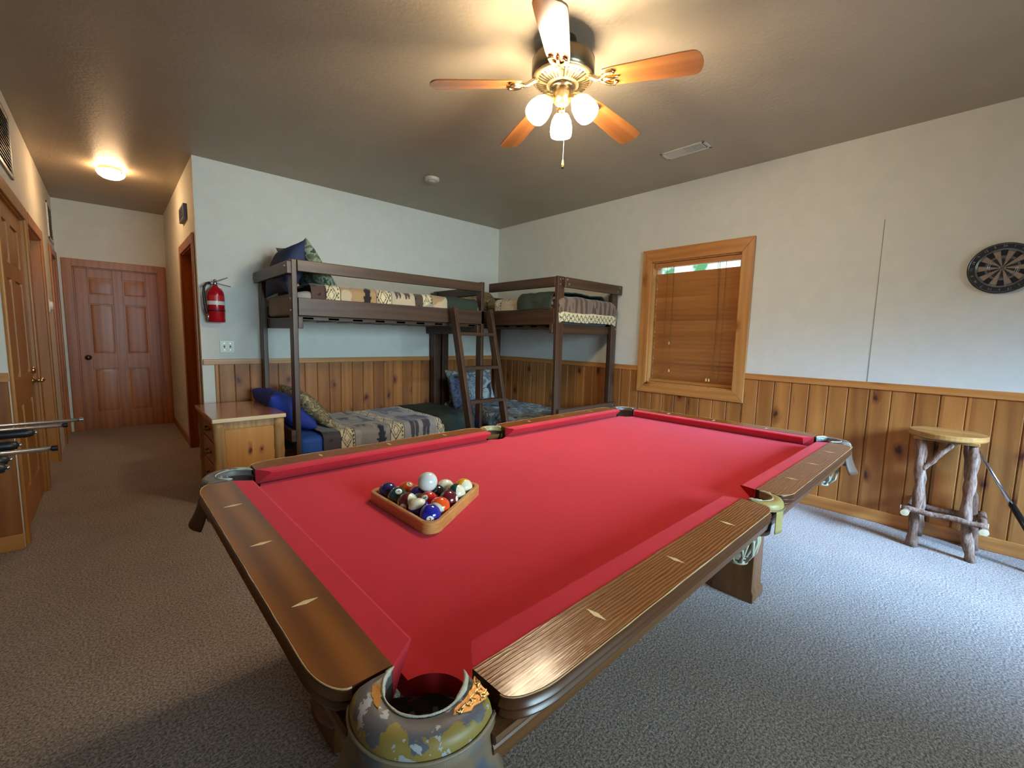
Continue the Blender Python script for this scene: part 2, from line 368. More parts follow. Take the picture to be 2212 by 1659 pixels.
# hall walls
DH = 2.04
DR = (.17, 1.0)       # opening in hall right wall
m = MB(); m.box(XR, XR+.12, .12, DR[0], 0, CH); m.box(XR, XR+.12, DR[1], YE, 0, CH); m.box(XR, XR+.12, DR[0], DR[1], DH, CH)
struct(m.build('wall_hall_right', M['wall']), 'hallway wall beside the fire extinguisher corner')
EX = (-4.33, -3.535)  # opening in end wall
m = MB(); m.box(XL, EX[0], YE, YE+.12, 0, CH); m.box(EX[1], XR, YE, YE+.12, 0, CH); m.box(EX[0], EX[1], YE, YE+.12, DH-.05, CH)
struct(m.build('wall_hall_end', M['wall']), 'end wall of the hallway above the far door')
OA, OB, OC = (-.97, .12), (.27, 1.13), (2.02, 2.58)
m = MB(); ys = [YJ, OA[0], OA[1], OB[0], OB[1], OC[0], OC[1], YE]
for i in range(0, 8, 2): m.box(XL-.12, XL, ys[i], ys[i+1], 0, CH)
for a in (OA, OB, OC): m.box(XL-.12, XL, a[0], a[1], DH, CH)
struct(m.build('wall_left', M['wall']), 'off-white hallway wall on the left with a row of doors')
m = MB(); m.box(XO, XL-.12, YJ, YJ+.12, 0, CH); struct(m.build('wall_alcove', M['wall']), 'short wall left of the first door')
m = MB(); m.box(XO-.12, XO, YR, YJ+.12, 0, CH)
struct(m.build('wall_outer_left', M['wall']))
m = MB(); m.box(XO-.12, -3.75, YR-.12, YR, 0, CH); m.box(-3.75, -.55, YR-.12, YR, 0, .9); m.box(-3.75, -.55, YR-.12, YR, 2.3, CH); m.box(-.55, .12, YR-.12, YR, 0, CH); m.box(-1.68, -1.62, YR-.12, YR, .9, 2.3)
struct(m.build('wall_rear', M['wall']))

def wainscot(name, axis, a0, a1, wall, sgn, pitch, z0, z1, mat, phase=0.0, thick=.012):
    """boards with V grooves; axis = the direction they are set out along"""
    m = MB(); k0 = math.floor((a0-phase)/pitch); p = phase + k0*pitch
    while p < a1:
        b0, b1 = max(a0, p)+.0008, min(a1, p+pitch)-.0008
        if b1-b0 > .004:
            e = .005; w0 = wall; w1 = wall+sgn*thick; wm = wall+sgn*(thick-.006)
            prof = [(b0, w0), (b0, wm), (b0+e, w1), (b1-e, w1), (b1, wm), (b1, w0)]
            pts = prof if axis == 'X' else [(w, b) for b, w in prof]
            m.prism(pts, z0, z1)
        p += pitch
    return struct(m.build(name, mat))
RZ = 1.01
wainscot('trim_1', 'X', XR+.09, 0, 0, -1, .123, .09, RZ-.045, M['plank_x'])['label'] = 'knotty pine boards along the wall behind the bunks'
for i, (a, b, z1) in enumerate([(YR, WY0-.085, RZ-.045), (WY0-.085, WY1+.085, .745), (WY1+.085, -.012, RZ-.045)]):
    wainscot('trim_%d' % (2+i), 'Y', a, b, 0, -1, .123, .09, z1, M['plank_y'], phase=.02)['label'] = 'knotty pine boards on the right wall, stretch %s' % ['beyond the window', 'under the window', 'behind the bunk'][i]
wainscot('trim_5', 'X', XO, XL-.002, YJ, -1, .123, .09, RZ-.045, M['plank_x'])['label'] = 'knotty pine boards left of the first door'
def rail_trim(name, axis, a0, a1, wall, sgn, z0, z1, mat, th=.022, label=None):
    m = MB()
    if axis == 'X': m.box(a0, a1, wall, wall+sgn*th, z0, z1)
    else: m.box(wall, wall+sgn*th, a0, a1, z0, z1)
    return struct(m.build(name, mat, bevel=.004), label)
rail_trim('trim_6', 'X', XR+.005, 0, 0, -1, RZ-.05, RZ, M['pine_trim_x'], label='pine chair rail on the far wall')
rail_trim('trim_7', 'Y', YR, WY0-.092, 0, -1, RZ-.05, RZ, M['pine_trim'], label='pine chair rail right of the window')
rail_trim('trim_8', 'Y', WY1+.092, -.02, 0, -1, RZ-.05, RZ, M['pine_trim'], label='pine chair rail between bunk and window')
rail_trim('trim_9', 'X', XO, XL-.0, YJ, -1, RZ-.05, RZ, M['pine_trim_x'], label='pine chair rail left of the first door')
rail_trim('baseboard_right', 'Y', YR, -.02, 0, -1, 0, .09, M['pine_trim'], .02, 'pine baseboard on the right wall')
rail_trim('baseboard_far', 'X', XR+.02, 0, 0, -1, 0, .09, M['pine_trim_x'], .02, 'pine baseboard on the far wall')
rail_trim('baseboard_alcove', 'X', XO, XL, YJ, -1, 0, .09, M['pine_trim_x'], .02)
m = MB(); m.box(XR-.014, XR, 1.09, YE-.002, 0, .08)
struct(m.build('baseboard_hall_right', M['door'], bevel=.003), 'stained baseboard along the hallway')
# hairline seam in the right wall
m = MB(); m.box(-.0015, 0, -4.143, -4.139, RZ, 2.15); struct(m.build('trim_10', plain('seam_grey', srgb(150, 148, 138), .9)), 'thin drywall seam on the right wall')  # thin grey line, darker than the wall paint

def panel_door(parent, mat, w, h, th=.035):
    """six panel door leaf: x 0..w, y 0..th (front at y=0), z 0..h; one mesh"""
    m = MB(); st = .115*w/.8
    m.box(0, w, .012, th, 0, h)
    xs = [(0, st), (w/2-st*.42, w/2+st*.42), (w-st, w)]
    for a, b in xs: m.box(a, b, 0, .014, 0, h)
    zs = [(0, .22), (.76, .94), (1.56, 1.66), (h-.12, h)]
    for a, b in zs:
        for x0, x1 in ((st, w/2-st*.42), (w/2+st*.42, w-st)): m.box(x0, x1, 0, .0135, a, b)
    for z0, z1 in ((.22, .76), (.94, 1.56), (1.66, h-.12)):
        for x0, x1 in ((st, w/2-st*.42), (w/2+st*.42, w-st)):
            e = .03; i = .012
            m.hexa([(x0+i, .011, z0+i), (x1-i, .011, z0+i), (x1-i, .011, z1-i), (x0+i, .011, z1-i),
                    (x0+e+i, .003, z0+e+i), (x1-e-i, .003, z0+e+i), (x1-e-i, .003, z1-e-i), (x0+e+i, .003, z1-e-i)])
    return m.build('door_leaf', mat, parent, bevel=.002)
def knob(parent, mat, loc, rot=(0,0,0), lever=False):
    m = MB(); m.lathe([(.032, 0), (.032, .004), (.014, .012), (.011, .035)], 20, (0,0,0), (0,-1,0))
    if lever:
        m.tube([(0, -.045, 0), (.03, -.05, .002), (.07, -.05, -.002), (.105, -.047, -.004)], [.015, .0125, .011, .010], 10)
        m.sphere((0, -.045, 0), .015, 14, 8)
        m.lathe([(.026, 0), (.026, .012), (.02, .02)], 20, (0, 0, .075), (0,-1,0))
    else: m.sphere((0, -.055, 0), .028, 18, 12, (1, .8, 1))
    return m.build('door_handle' if lever else 'door_knob', mat, parent, smooth=True, loc=loc, rot=rot)
def casing(parent, mat, w, h, cw=.085, th=.018, jd=.12, left=True, right=True):
    m = MB()
    if left: m.box(-cw, 0.004, -th, 0, 0, h+cw)
    if right: m.box(w-.004, w+cw, -th, 0, 0, h+cw)
    m.box(-.0, w, -th+.001, 0, h-.004, h+cw)
    m.build('door_casing', mat, parent, bevel=.005)
    j = MB(); j.box(-.002, .014, -.002, jd, 0, h); j.box(w-.014, w+.002, -.002, jd, 0, h); j.box(0, w, -.002, jd, h-.014, h+.002)
    j.build('door_jamb', mat, parent, bevel=.001)
def place(o, loc, rz): o.location = loc; o.rotation_euler = (0, 0, rz); return o
# local x runs to the right seen from the room, local -y faces the room
d = sroot('door_1', 'six panel pine door at the far end of the hallway')
casing(d, M['door'], EX[1]-EX[0], DH-.05, .085); l = panel_door(d, M['door'], EX[1]-EX[0]-.03, DH-.052); l.location = (.015, .02, 0)
knob(d, M['bronze'], (.085, .02, .90)); place(d, (EX[0], YE, 0), 0)
d = sroot('door_2', 'six panel pine entrance door nearest on the left wall, brass lever')
casing(d, M['door_light'], OA[1]-OA[0], DH); l = panel_door(d, M['door_light'], OA[1]-OA[0]-.03, DH-.002); l.location = (.015, .015, 0)
knob(d, M['brass_b'], (1.0, .015, .87), lever=True); place(d, (XL, OA[0], 0), PI/2)
d = sroot('door_3', 'deeply recessed pine door in the middle of the left wall')
casing(d, M['door_light'], OB[1]-OB[0], DH, left=False); l = panel_door(d, M['door_light'], OB[1]-OB[0]-.03, DH-.002); l.location = (.015, .075, 0); place(d, (XL, OB[0], 0), PI/2)
d = sroot('door_4', 'recessed pine door on the left wall closest to the hallway end')
casing(d, M['door'], OC[1]-OC[0], DH, .075); l = panel_door(d, M['door'], OC[1]-OC[0]-.03, DH-.002); l.location = (.015, .06, 0); place(d, (XL, OC[0], 0), PI/2)
d = sroot('door_5', 'recessed dark pine door in the hallway right wall')
casing(d, M['door'], DR[1]-DR[0], DH, .08, left=True); l = panel_door(d, M['door'], DR[1]-DR[0]-.03, DH-.002); l.location = (.015, .08, 0); place(d, (XR, DR[1], 0), -PI/2)

# window with casing, jamb, sash and pane
w = sroot('window_1', 'pine framed window on the right wall')
cw = .098; th = .02
y0, y1, z0, z1 = WY0+.004, WY1-.004, WZ0+.004, WZ1-.004
Y0, Y1, Z0, Z1 = y0-cw, y1+cw, z0-cw, z1+cw+.02
for k, (a, b, c_, d_) in enumerate((((Y0, Z0), (Y1, Z0), (y1, z0), (y0, z0)), ((y0, z1), (y1, z1), (Y1, Z1), (Y0, Z1)), ((Y0, Z0), (y0, z0), (y0, z1), (Y0, Z1)), ((y1, z0), (Y1, Z0), (Y1, Z1), (y1, z1)))):
    m = MB(); m.hexa([(-.0, p[0], p[1]) for p in (a, b, c_, d_)] + [(-th-.006, p[0], p[1]) for p in (a, b, c_, d_)])
    m.build('window_casing', M['pine_trim'] if k < 2 else M['pine_trim_z'], w, bevel=.004)
m = MB(); m.box(-.002, .12, WY0-.0, WY0+.014, WZ0, WZ1); m.box(-.002, .12, WY1-.014, WY1, WZ0, WZ1); m.box(-.002, .12, WY0, WY1, WZ0, WZ0+.014); m.box(-.002, .12, WY0, WY1, WZ1-.014, WZ1)
m.build('window_jamb', M['pine_trim_z'], w, bevel=.001)
m = MB()
for a in ((WY0+.014, WY0+.05, WZ0+.014, WZ1-.014), (WY1-.05, WY1-.014, WZ0+.014, WZ1-.014), (WY0+.05, WY1-.05, WZ0+.014, WZ0+.05), (WY0+.05, WY1-.05, WZ1-.03, WZ1-.014), (WY0+.05, WY1-.05, 1.42, 1.46)):
    m.box(.085, .112, *a)
m.build('window_sash', M['white'], w)
m = MB(); m.box(.097, .101, WY0+.05, WY1-.05, WZ0+.05, WZ1-.03); m.build('window_pane', M['glass'], w)

# ------------------------------------------------------------------ pool table
TA = .0126
PT = thing('pool_table', 'red felted pool table with oak rails and worn leather corner pockets', 'pool table', (-3.734, -4.25, 0), (0, 0, TA))
TL, TW = 2.236, 1.118
BZ = .768; RT = .812
def arc_pts(cx, cy, r, a0, a1, n): return [(cx+r*math.cos(math.radians(a0+(a1-a0)*i/n)), cy+r*math.sin(math.radians(a0+(a1-a0)*i/n))) for i in range(n+1)]
# bed outline with a bite for every pocket (local u,v)
PR = .058
def corner(cx, cy, a0, a1): return arc_pts(cx, cy, PR, a0, a1, 14)
out = corner(0, 0, 90, 0)                                        # near left, going from +v to +u
out += arc_pts(TL/2, -.045, PR-.003, 140, 40, 12)                 # near side pocket
out += corner(TL, 0, 180, 90)
out += corner(TL, TW, 270, 180)
out += arc_pts(TL/2, TW+.045, PR-.003, -40, -140, 12)
out += corner(0, TW, 0, -90)
m = MB(); m.prism(out, BZ-.035, BZ); m.build('playing_bed', M['felt'], PT)

PROFR = [(-.0015, RT), (0, RT-.0015), (.0005, RT-.004), (-.002, RT-.006), (.002, RT-.010), (.004, RT-.014), (.002, RT-.018), (-.002, RT-.020), (.001, RT-.023), (.003, RT-.027), (.001, RT-.031), (-.005, RT-.034), (-.010, RT-.036)]
WI, WO = .028, .120
def edge_path(path):
    out = []
    for a, b in zip(path, path[1:]):
        n = max(1, int((Vector(b)-Vector(a)).length/.02))
        for i in range(n): out.append((a[0]+(b[0]-a[0])*i/n, a[1]+(b[1]-a[1])*i/n))
    return out + [path[-1]]
def make_rail(name, L, mat, c0, c1, sights, diag0=True, diag1=True):
    """rail in local coords: runs along x from 0..L, inner edge at y=0, outer at y=-(WO-WI); returns mesh object"""
    D = WO-WI; N = 10
    path = []
    for i in range(N+1):
        t = i/N*PI/2; path.append((c0[1]*(1-math.cos(t)), -(D-c0[0]) - c0[0]*math.sin(t)))
    p2 = []
    for i in range(N+1):
        t = i/N*PI/2; p2.append((L - c1[1]*(1-math.cos(t)), -(D-c1[0]) - c1[0]*math.sin(t)))
    path += list(reversed(p2))
    n = len(path)
    nor = []
    for i in range(n):
        a = Vector(path[max(i-1,0)]); b = Vector(path[min(i+1,n-1)]); d = (b-a).normalized(); nor.append(Vector((d.y, -d.x)))
    m = MB(); rings = []
    for i in range(n):
        px, py = path[i]
        ring = [(px+nor[i].x*o, py+nor[i].y*o, z) for o, z in PROFR]
        rings.append(ring)
    V = [[m.v(p) for p in r] for r in rings]
    m.mi = 1
    for a, b in zip(V, V[1:]):
        for k in range(len(a)-1): m._f([a[k], b[k], b[k+1], a[k+1]])
    m.mi = 0
    it0 = m.v((0, 0, RT)); it1 = m.v((L, 0, RT)); ib0 = m.v((0, 0, RT-.036)); ib1 = m.v((L, 0, RT-.036))
    m._f([it0, it1] + [V[i][0] for i in range(n-1, -1, -1)])
    m._f([ib1, ib0] + [V[i][-1] for i in range(n)])
    m._f([it0, ib0, ib1, it1])
    m.mi = 1
    m._f([it0] + V[0] + [ib0]); m._f([it1, ib1] + list(reversed(V[-1])))
    o = m.build(name, [mat, M['rail_side']], PT)
    w = MB(); w.tube([(q_[0], q_[1], RT-.0005) for q_ in edge_path(path)], .0010, 6, .9, int(L*100)); w.build('worn_edge', M['edge_wear'], o)
    me = o.data
    me.polygons.foreach_set('use_smooth', [True]*len(me.polygons))
    es = o.modifiers.new('es', 'EDGE_SPLIT'); es.split_angle = math.radians(32)
    return o
def make_cushion(L, mit0, mit1):
    """cloth covered cushion: along x 0..L at the back (y=0), nose at y=+.050"""
    prof = [(0, RT-.001), (.045, RT-.0015), (.049, RT-.003), (.050, RT-.006), (.013, BZ+.001), (0, BZ-.01)]
    m = MB(); a = []; b = []
    for k, (y, z) in enumerate(prof):
        ym = y if k < 4 else (.048 if k == 4 else 0)      # the ends are undercut like the nose
        a.append((mit0*ym/.05+(.006 if k == 4 else 0), y, z)); b.append((L-mit1*ym/.05-(.006 if k == 4 else 0), y, z))
    m.loft([a, b]); o = m.build('cushion', M['felt'], PT); return o
def diamond(parent, x, y, rail_dir_x=True):
    m = MB(); a, b = .021, .0055
    P = [(x, y-a), (x+b, y), (x, y+a), (x-b, y)]
    m.prism(P, RT-.001, RT+.0006); return m.build('sight', M['inlay'], parent)
CE = .051       # rail end distance from the corner
SP = .062       # rail end distance from side pocket centre
def setup(loc, rz, L, mat, c0, c1, mits, sights, name):
    r = make_rail(name, L, mat, c0, c1, sights); r.location = (loc[0], loc[1], 0); r.rotation_euler = (0, 0, rz)
    c = make_cushion(L, mits[0], mits[1]); c.location = (loc[0], loc[1], 0); c.rotation_euler = (0, 0, rz)
    for s in sights: diamond(r, s, -.0425)
    return r
cc, cs = (.034, .085), (.036, .060)
hl = TL/2-SP-CE
# near long side (towards the camera), left to right
setup((CE, -WI), 0, hl, M['rail_x'], cc, cs, (.036, .014), [TL*k/8-CE for k in (1, 2, 3)], 'rail')
setup((TL/2+SP, -WI), 0, hl, M['rail_x'], cs, cc, (.014, .036), [TL*k/8-TL/2-SP for k in (5, 6, 7)], 'rail')
# far long side
setup((TL-CE, TW+WI), PI, hl, M['rail_x'], cc, cs, (.036, .014), [TL*k/8-CE for k in (1, 2, 3)], 'rail')
setup((TL/2-SP, TW+WI), PI, hl, M['rail_x'], cs, cc, (.014, .036), [TL*k/8-TL/2-SP for k in (5, 6, 7)], 'rail')
# short sides: left (x=0) and right; their grain mesh runs along local x, so the long-grain material serves them too
RS = M['rail_y']
setup((-WI, TW-CE), -PI/2, TW-2*CE, RS, cc, cc, (.036, .036), [TW*k/4-CE for k in (1, 2, 3)], 'rail')
setup((TL+WI, CE), PI/2, TW-2*CE, RS, cc, cc, (.036, .036), [TW*k/4-CE for k in (1, 2, 3)], 'rail')

def ang_pt(r, a): return (r*math.cos(a), r*math.sin(a))
def pocket(cx, cy, bis, side=False):
    """bis = outward direction (rad). built in a local frame with outward = +x"""
    root = bpy.data.objects.new('pocket', None); COL.objects.link(root); root.parent = PT; root.location = (cx, cy, 0); root.rotation_euler = (0, 0, bis)
    if side: ri, ro0, ro1, hi, ho, sh = .048, .062, .078, 92, 74, 0
    else: ri, ro0, ro1, hi, ho, sh = .054, .098, .1045, 112, 69, .012
    N = 36; m = MB()
    prof = [(0, 0, RT-.020), (0, 0, RT-.002), (.08, .0, RT+.001), (.5, 0, RT+.0022), (.78, 0, RT+.0005), (.92, 0, RT-.005), (1.0, 0, RT-.014), (.98, 0, RT-.022)]
    rings = []
    for i in range(N+1):
        t = -1+2*i/N
        ai = math.radians(hi)*t; ao = math.radians(ho)*t
        ro = ro0+(ro1-ro0)*(1-abs(t)**2.2)
        pi_ = Vector(ang_pt(ri, ai)); pi_.x += sh; po = Vector(ang_pt(ro, ao))
        rings.append([(*(pi_.lerp(po, f) + (po-pi_).normalized()*e_), z) for f, e_, z in prof])
    m.loft(rings, True); c = m.build('pocket_casting', M['peel_gold'] if side else M['peel'], root)
    c.data.polygons.foreach_set('use_smooth', [True]*len(c.data.polygons)); es = c.modifiers.new('es', 'EDGE_SPLIT'); es.split_angle = math.radians(50)
    # frayed inner edge
    m = MB(); pts = []
    for i in range(N+1):
        a = math.radians(hi+ (4 if not side else 0))*(-1+2*i/N); w = .0035 if abs(-1+2*i/N) > .45 else .0012
        pts.append((ri*math.cos(a)+sh, ri*math.sin(a), RT+.0015))
    rr = [(.0034 if abs(-1+2*i/N) > .55 else .0012)*(1+.4*random.random())*min(1, (1.02-abs(-1+2*i/N))*8) for i in range(N+1)]
    m.tube(pts, rr, 10, 1.2, int(cx*10)); m.build('frayed_edge', M['fringe'], root, smooth=True)
    # liner well
    m = MB(); n = 32; prof = [(ri+.001, RT-.006), (ri, BZ+.0005), (ri+.003, BZ-.033), (ri+.002, .72), (ri+.001, .705)]
    zs = prof
    full = []
    for r_, z in zs: full.append((r_, z))
    segs = 40
    V = []
    for r_, z in full:
        row = []
        for i in range(segs+1):
            a = math.radians(hi)*(-1+2*i/segs) if z > BZ-.0 else PI*(-1+2*i/segs)
            row.append(m.v((r_*math.cos(a)+(sh if z > BZ else 0), r_*math.sin(a), z)))
        V.append(row)
    for a, b in zip(V, V[1:]):
        for i in range(segs): m._f([a[i], a[i+1], b[i+1], b[i]])
    m.build('pocket_liner', M['liner'], root, smooth=True)
    # net: leather strap cage under the pocket
    net = MB(); zb = .60; nv = len(net.bm.verts)
    for k in range(10):
        a = 2*PI*k/10
        net.tube([((ri+.002)*math.cos(a), (ri+.002)*math.sin(a), .715), ((ri+.010)*math.cos(a+.15), (ri+.010)*math.sin(a+.15), .675), (ri*1.05*math.cos(a+.3), ri*1.05*math.sin(a+.3), .63), (.03*math.cos(a+.4), .03*math.sin(a+.4), zb)], .0045, 6)
        net.tube([((ri+.002)*math.cos(a), (ri+.002)*math.sin(a), .715), ((ri+.010)*math.cos(a-.15), (ri+.010)*math.sin(a-.15), .675), (ri*1.05*math.cos(a-.3), ri*1.05*math.sin(a-.3), .63), (.03*math.cos(a-.4), .03*math.sin(a-.4), zb)], .0045, 6)
    net.lathe([(.004, zb-.012), (.032, zb-.008), (.034, zb+.004), (.005, zb+.006)], 20)
    if side:
        for q in net.bm.verts: q.co.x -= .035
    net.build('pocket_net', M['fringe'], root, smooth=True)
    # leather shield hanging outside
    m = MB(); n = 24; h0, h1 = (RT-.019, .675) if not side else (RT-.020, .722); hs = (ho+4) if not side else 24
    rows = []
    for j in range(7):
        f = j/6; row = []
        for i in range(n+1):
            t = -1+2*i/n; a = math.radians(hs)*t
            r_ = (ro0+(ro1-ro0)*(1-abs(t)**2.2)) + .001 + f*f*(.034 if not side else -.002)
            if side: r_ = .077
            z = h0+(h1-h0)*f
            row.append((r_*math.cos(a), r_*math.sin(a), z))
        rows.append(row)
    outer = rows; inner = [[(x*.975, y*.975, z) for x, y, z in r] for r in rows]
    A = [[m.v(p) for p in r] for r in outer]; B = [[m.v(p) for p in r] for r in inner]
    for X_ in (A, B):
        for a, b in zip(X_, X_[1:]):
            for i in range(n): m._f([a[i], a[i+1], b[i+1], b[i]])
    for i in range(n): m._f([A[0][i], A[0][i+1], B[0][i+1], B[0][i]]); m._f([A[-1][i], A[-1][i+1], B[-1][i+1], B[-1][i]])
    for j in range(6): m._f([A[j][0], A[j+1][0], B[j+1][0], B[j][0]]); m._f([A[j][-1], A[j+1][-1], B[j+1][-1], B[j][-1]])
    m.build('leather_shield', M['peel_gold'] if side else (M['leather'] if cx < .01 and cy < .1 else M['leather_brown']), root, smooth=True)
    m = MB(); pts = []
    for i in range(n+1):
        t = -1+2*i/n; a = math.radians(ho+2)*t; r_ = (ro0+(ro1-ro0)*(1-abs(t)**2.2))+.002; pts.append((r_*math.cos(a), r_*math.sin(a), RT-.020))
    m.tube(pts, .0022, 8); m.build('welt_cord', M['leather_grey'], root, smooth=True)
    return root
P0 = pocket(-.0028, .0028, math.radians(225)); pocket(TL, 0, math.radians(315)); pocket(0, TW, math.radians(135)); pocket(TL, TW, math.radians(45))
pocket(TL/2, -.045, -PI/2, True); pocket(TL/2, TW+.045, PI/2, True)
# embossed gilt scroll left on the near corner casting
m = MB()
def scroll(cx, cy, r, a0, turns, z=RT+.0055, w=.0022):
    pts = []
    for i in range(19):
        t = i/18; a = a0+turns*2*PI*t; q = r*(1-.72*t); pts.append((cx+q*math.cos(a), cy+q*math.sin(a), z))
    m.tube(pts, [w*(1-.5*i/18) for i in range(19)], 6)
for cx, cy, r, a0, tn in ((.012, .069, .005, 0, 1.1), (.024, .076, .007, 2, -1.0), (.034, .070, .008, 1, .9), (.044, .062, .006, 3, -.9), (.031, .080, .004, 4, 1.0), (.055, .054, .005, 5, .9)): scroll(cx, cy, r, a0, tn, RT+.0031, .0012)
m.tube([(.004, .067, RT+.0032), (.022, .072, RT+.0027), (.040, .062, RT+.0027), (.058, .050, RT+.0027)], .0011, 6)
m.build('gilt_scroll', M['brass_b'], P0, smooth=True)
def patch(pts, nm='gilt_patch', z=RT+.0027):
    m = MB(); P = []
    n = len(pts)
    for i in range(n):
        a = Vector(pts[i]); b = Vector(pts[(i+1) % n])
        for k in range(4): q = a.lerp(b, k/4); P.append((q.x+.0022*noise.noise(Vector((q.x*300, q.y*300, 1))), q.y+.0022*noise.noise(Vector((q.x*300, q.y*300, 5)))))
    m.prism(P, z-.0012, z); m.build(nm, M['gilt'], P0)
patch([(.000, .0655), (.0115, .0735), (.0285, .0865), (.036, .0835), (.0475, .0695), (.054, .067), (.0625, .047), (.054, .046), (.040, .056), (.021, .064)])
patch([(.024, -.0665), (.021, -.055), (.034, -.050), (.048, -.0475), (.060, -.047), (.051, -.0535), (.038, -.063)])
# apron boards
def apron(a, b, mat):
    a = Vector(a); b = Vector(b); d = (b-a).normalized(); o = Vector((d.y, -d.x)); m = MB()
    for (p, q) in ((a, b),):
        ring = lambda c: [(*(c+o*k), z) for k, z in ((.102, RT-.036), (.104, .770), (.101, .764), (.097, .762), (.100, .757), (.100, .750), (.095, .746), (.094, .742), (.092, .726), (.089, .722), (.055, .722), (.055, RT-.036))]
        m.loft([ring(p), ring(q)])
    m.build('apron', mat, PT)
apron((.03, 0), (TL-.03, 0), M['apron_x']); apron((TL-.03, TW), (.03, TW), M['apron_x'])
apron((0, TW-.03), (0, .03), M['apron_y']); apron((TL, .03), (TL, TW-.03), M['apron_y'])
m = MB(); m.box(.05, TL-.05, .05, TW-.05, .69, BZ-.035); m.build('slate_frame', M['leg'], PT)
m = MB(); m.box(.25, TL-.25, .16, .2, .60, .69); m.box(.25, TL-.25, TW-.2, TW-.16, .60, .69); m.box(.2, .24, .16, TW-.16, .60, .69); m.box(TL-.24, TL-.2, .16, TW-.16, .60, .69); m.build('cabinet_frame', M['leg'], PT)
def pleg(u, v):
    m = MB(); hw, hd = .065, .088
    def rect(k, z): return [(u-hw*k, v-hd*k, z), (u+hw*k, v-hd*k, z), (u+hw*k, v+hd*k, z), (u-hw*k, v+hd*k, z)]
    m.loft([rect(1.12, 0), rect(1.12, .045), rect(1.02, .06), rect(1.0, .30), rect(1.04, .60), rect(1.08, .67), rect(1.08, .69)])
    m.build('leg', M['leg'], PT, bevel=.004)
for u, v in ((.216, .27), (TL-.216, .27), (.216, TW-.27), (TL-.216, TW-.27)): pleg(u, v)

for u, v, du in ((-.055, .085, 0), (-.055, TW-.085, 0), (TL+.055, .085, 0), (TL+.055, TW-.085, 0)):
    b = MB(); b.tube([(u-.02, v+.12, .715), (u-.02, v+.105, .70), (u-.02, v+.08, .69), (u-.02, v+.06, .695), (u-.02, v+.045, .707), (u-.02, v+.05, .72)], [.016, .018, .018, .014, .010, .006], 10, .2, 2)
    b.build('carved_bracket', M['leg'], PT, smooth=True)
# ------------------------------------------------------------------ rack and balls
RC = Vector((-3.366, -3.645, 0)); r_b = .028575
def A3(deg, rad): return Vector((RC.x+rad*math.cos(math.radians(deg)), RC.y+rad*math.sin(math.radians(deg)), 0))
def rounded_tri(rad, cr_, n=8):
    pts = []
    for k in range(3):
        base = 121.4+120*k; c = A3(base, rad-2*cr_)
        for i in range(n+1):
            a = math.radians(base-60+120*i/n); pts.append((c.x+cr_*math.cos(a), c.y+cr_*math.sin(a)))
    return pts
rin = .0285*0 + (4*2*r_b/math.sqrt(3)) + 2*r_b + .003
o_ = rounded_tri(rin+.024, .030); i_ = rounded_tri(rin-.002, .020)
m = MB(); z0, z1 = BZ+.0005, BZ+.031
prf = [(o_, z0), (o_, z1-.003), ([(p[0]+(q[0]-p[0])*.2, p[1]+(q[1]-p[1])*.2) for p, q in zip(o_, i_)], z1), ([(p[0]+(q[0]-p[0])*.8, p[1]+(q[1]-p[1])*.8) for p, q in zip(o_, i_)], z1), (i_, z1-.003), (i_, z0)]
rg = [[(x-RC.x, y-RC.y, z-BZ) for x, y in P] for P, z in prf]
rg.append(rg[0]); V = m.loft(rg, True, False, False); bmesh.ops.remove_doubles(m.bm, verts=m.bm.verts, dist=1e-6)
o = m.build('triangle_rack', M['rack'], None, loc=(RC.x, RC.y, BZ)); tag(o, 'wooden triangle rack lying on the red felt around the pool balls', 'ball rack')
es = o.modifiers.new('es', 'EDGE_SPLIT'); es.split_angle = math.radians(35); o.data.polygons.foreach_set('use_smooth', [True]*len(o.data.polygons))

cream = srgb(236, 228, 200)
def ball_mat(name, col, stripe):
    t = NT(name); c = t.n('ShaderNodeTexCoord'); s = t.n('ShaderNodeSeparateXYZ'); t.l(c.outputs['Object'], s.inputs[0])
    if stripe:
        f = t.math('GREATER_THAN', t.math('ABSOLUTE', s.outputs[2]), .0155); t.set(Base_Color=t.mix(f, col, cream))
    else: t.set(Base_Color=col)
    t.set(Roughness=.08, Coat_Weight=.6, Coat_Roughness=.05); return t.m
M['num_white'] = plain('ball_number_disc', srgb(244, 240, 224), .1)
M['num_ink'] = plain('ball_number_ink', srgb(16, 14, 14), .2)
def text_mesh(body, size, bold=.0):
    cu = bpy.data.curves.new('txt', 'FONT'); cu.body = body; cu.size = size; cu.align_x = 'CENTER'; cu.align_y = 'CENTER'; cu.offset = bold; cu.resolution_u = 3
    o = bpy.data.objects.new('txt', cu); COL.objects.link(o); bpy.context.view_layer.update()
    me = bpy.data.meshes.new_from_object(o.evaluated_get(bpy.context.evaluated_depsgraph_get())); bpy.data.objects.remove(o); bpy.data.curves.remove(cu)
    return me
ball_sphere = {}
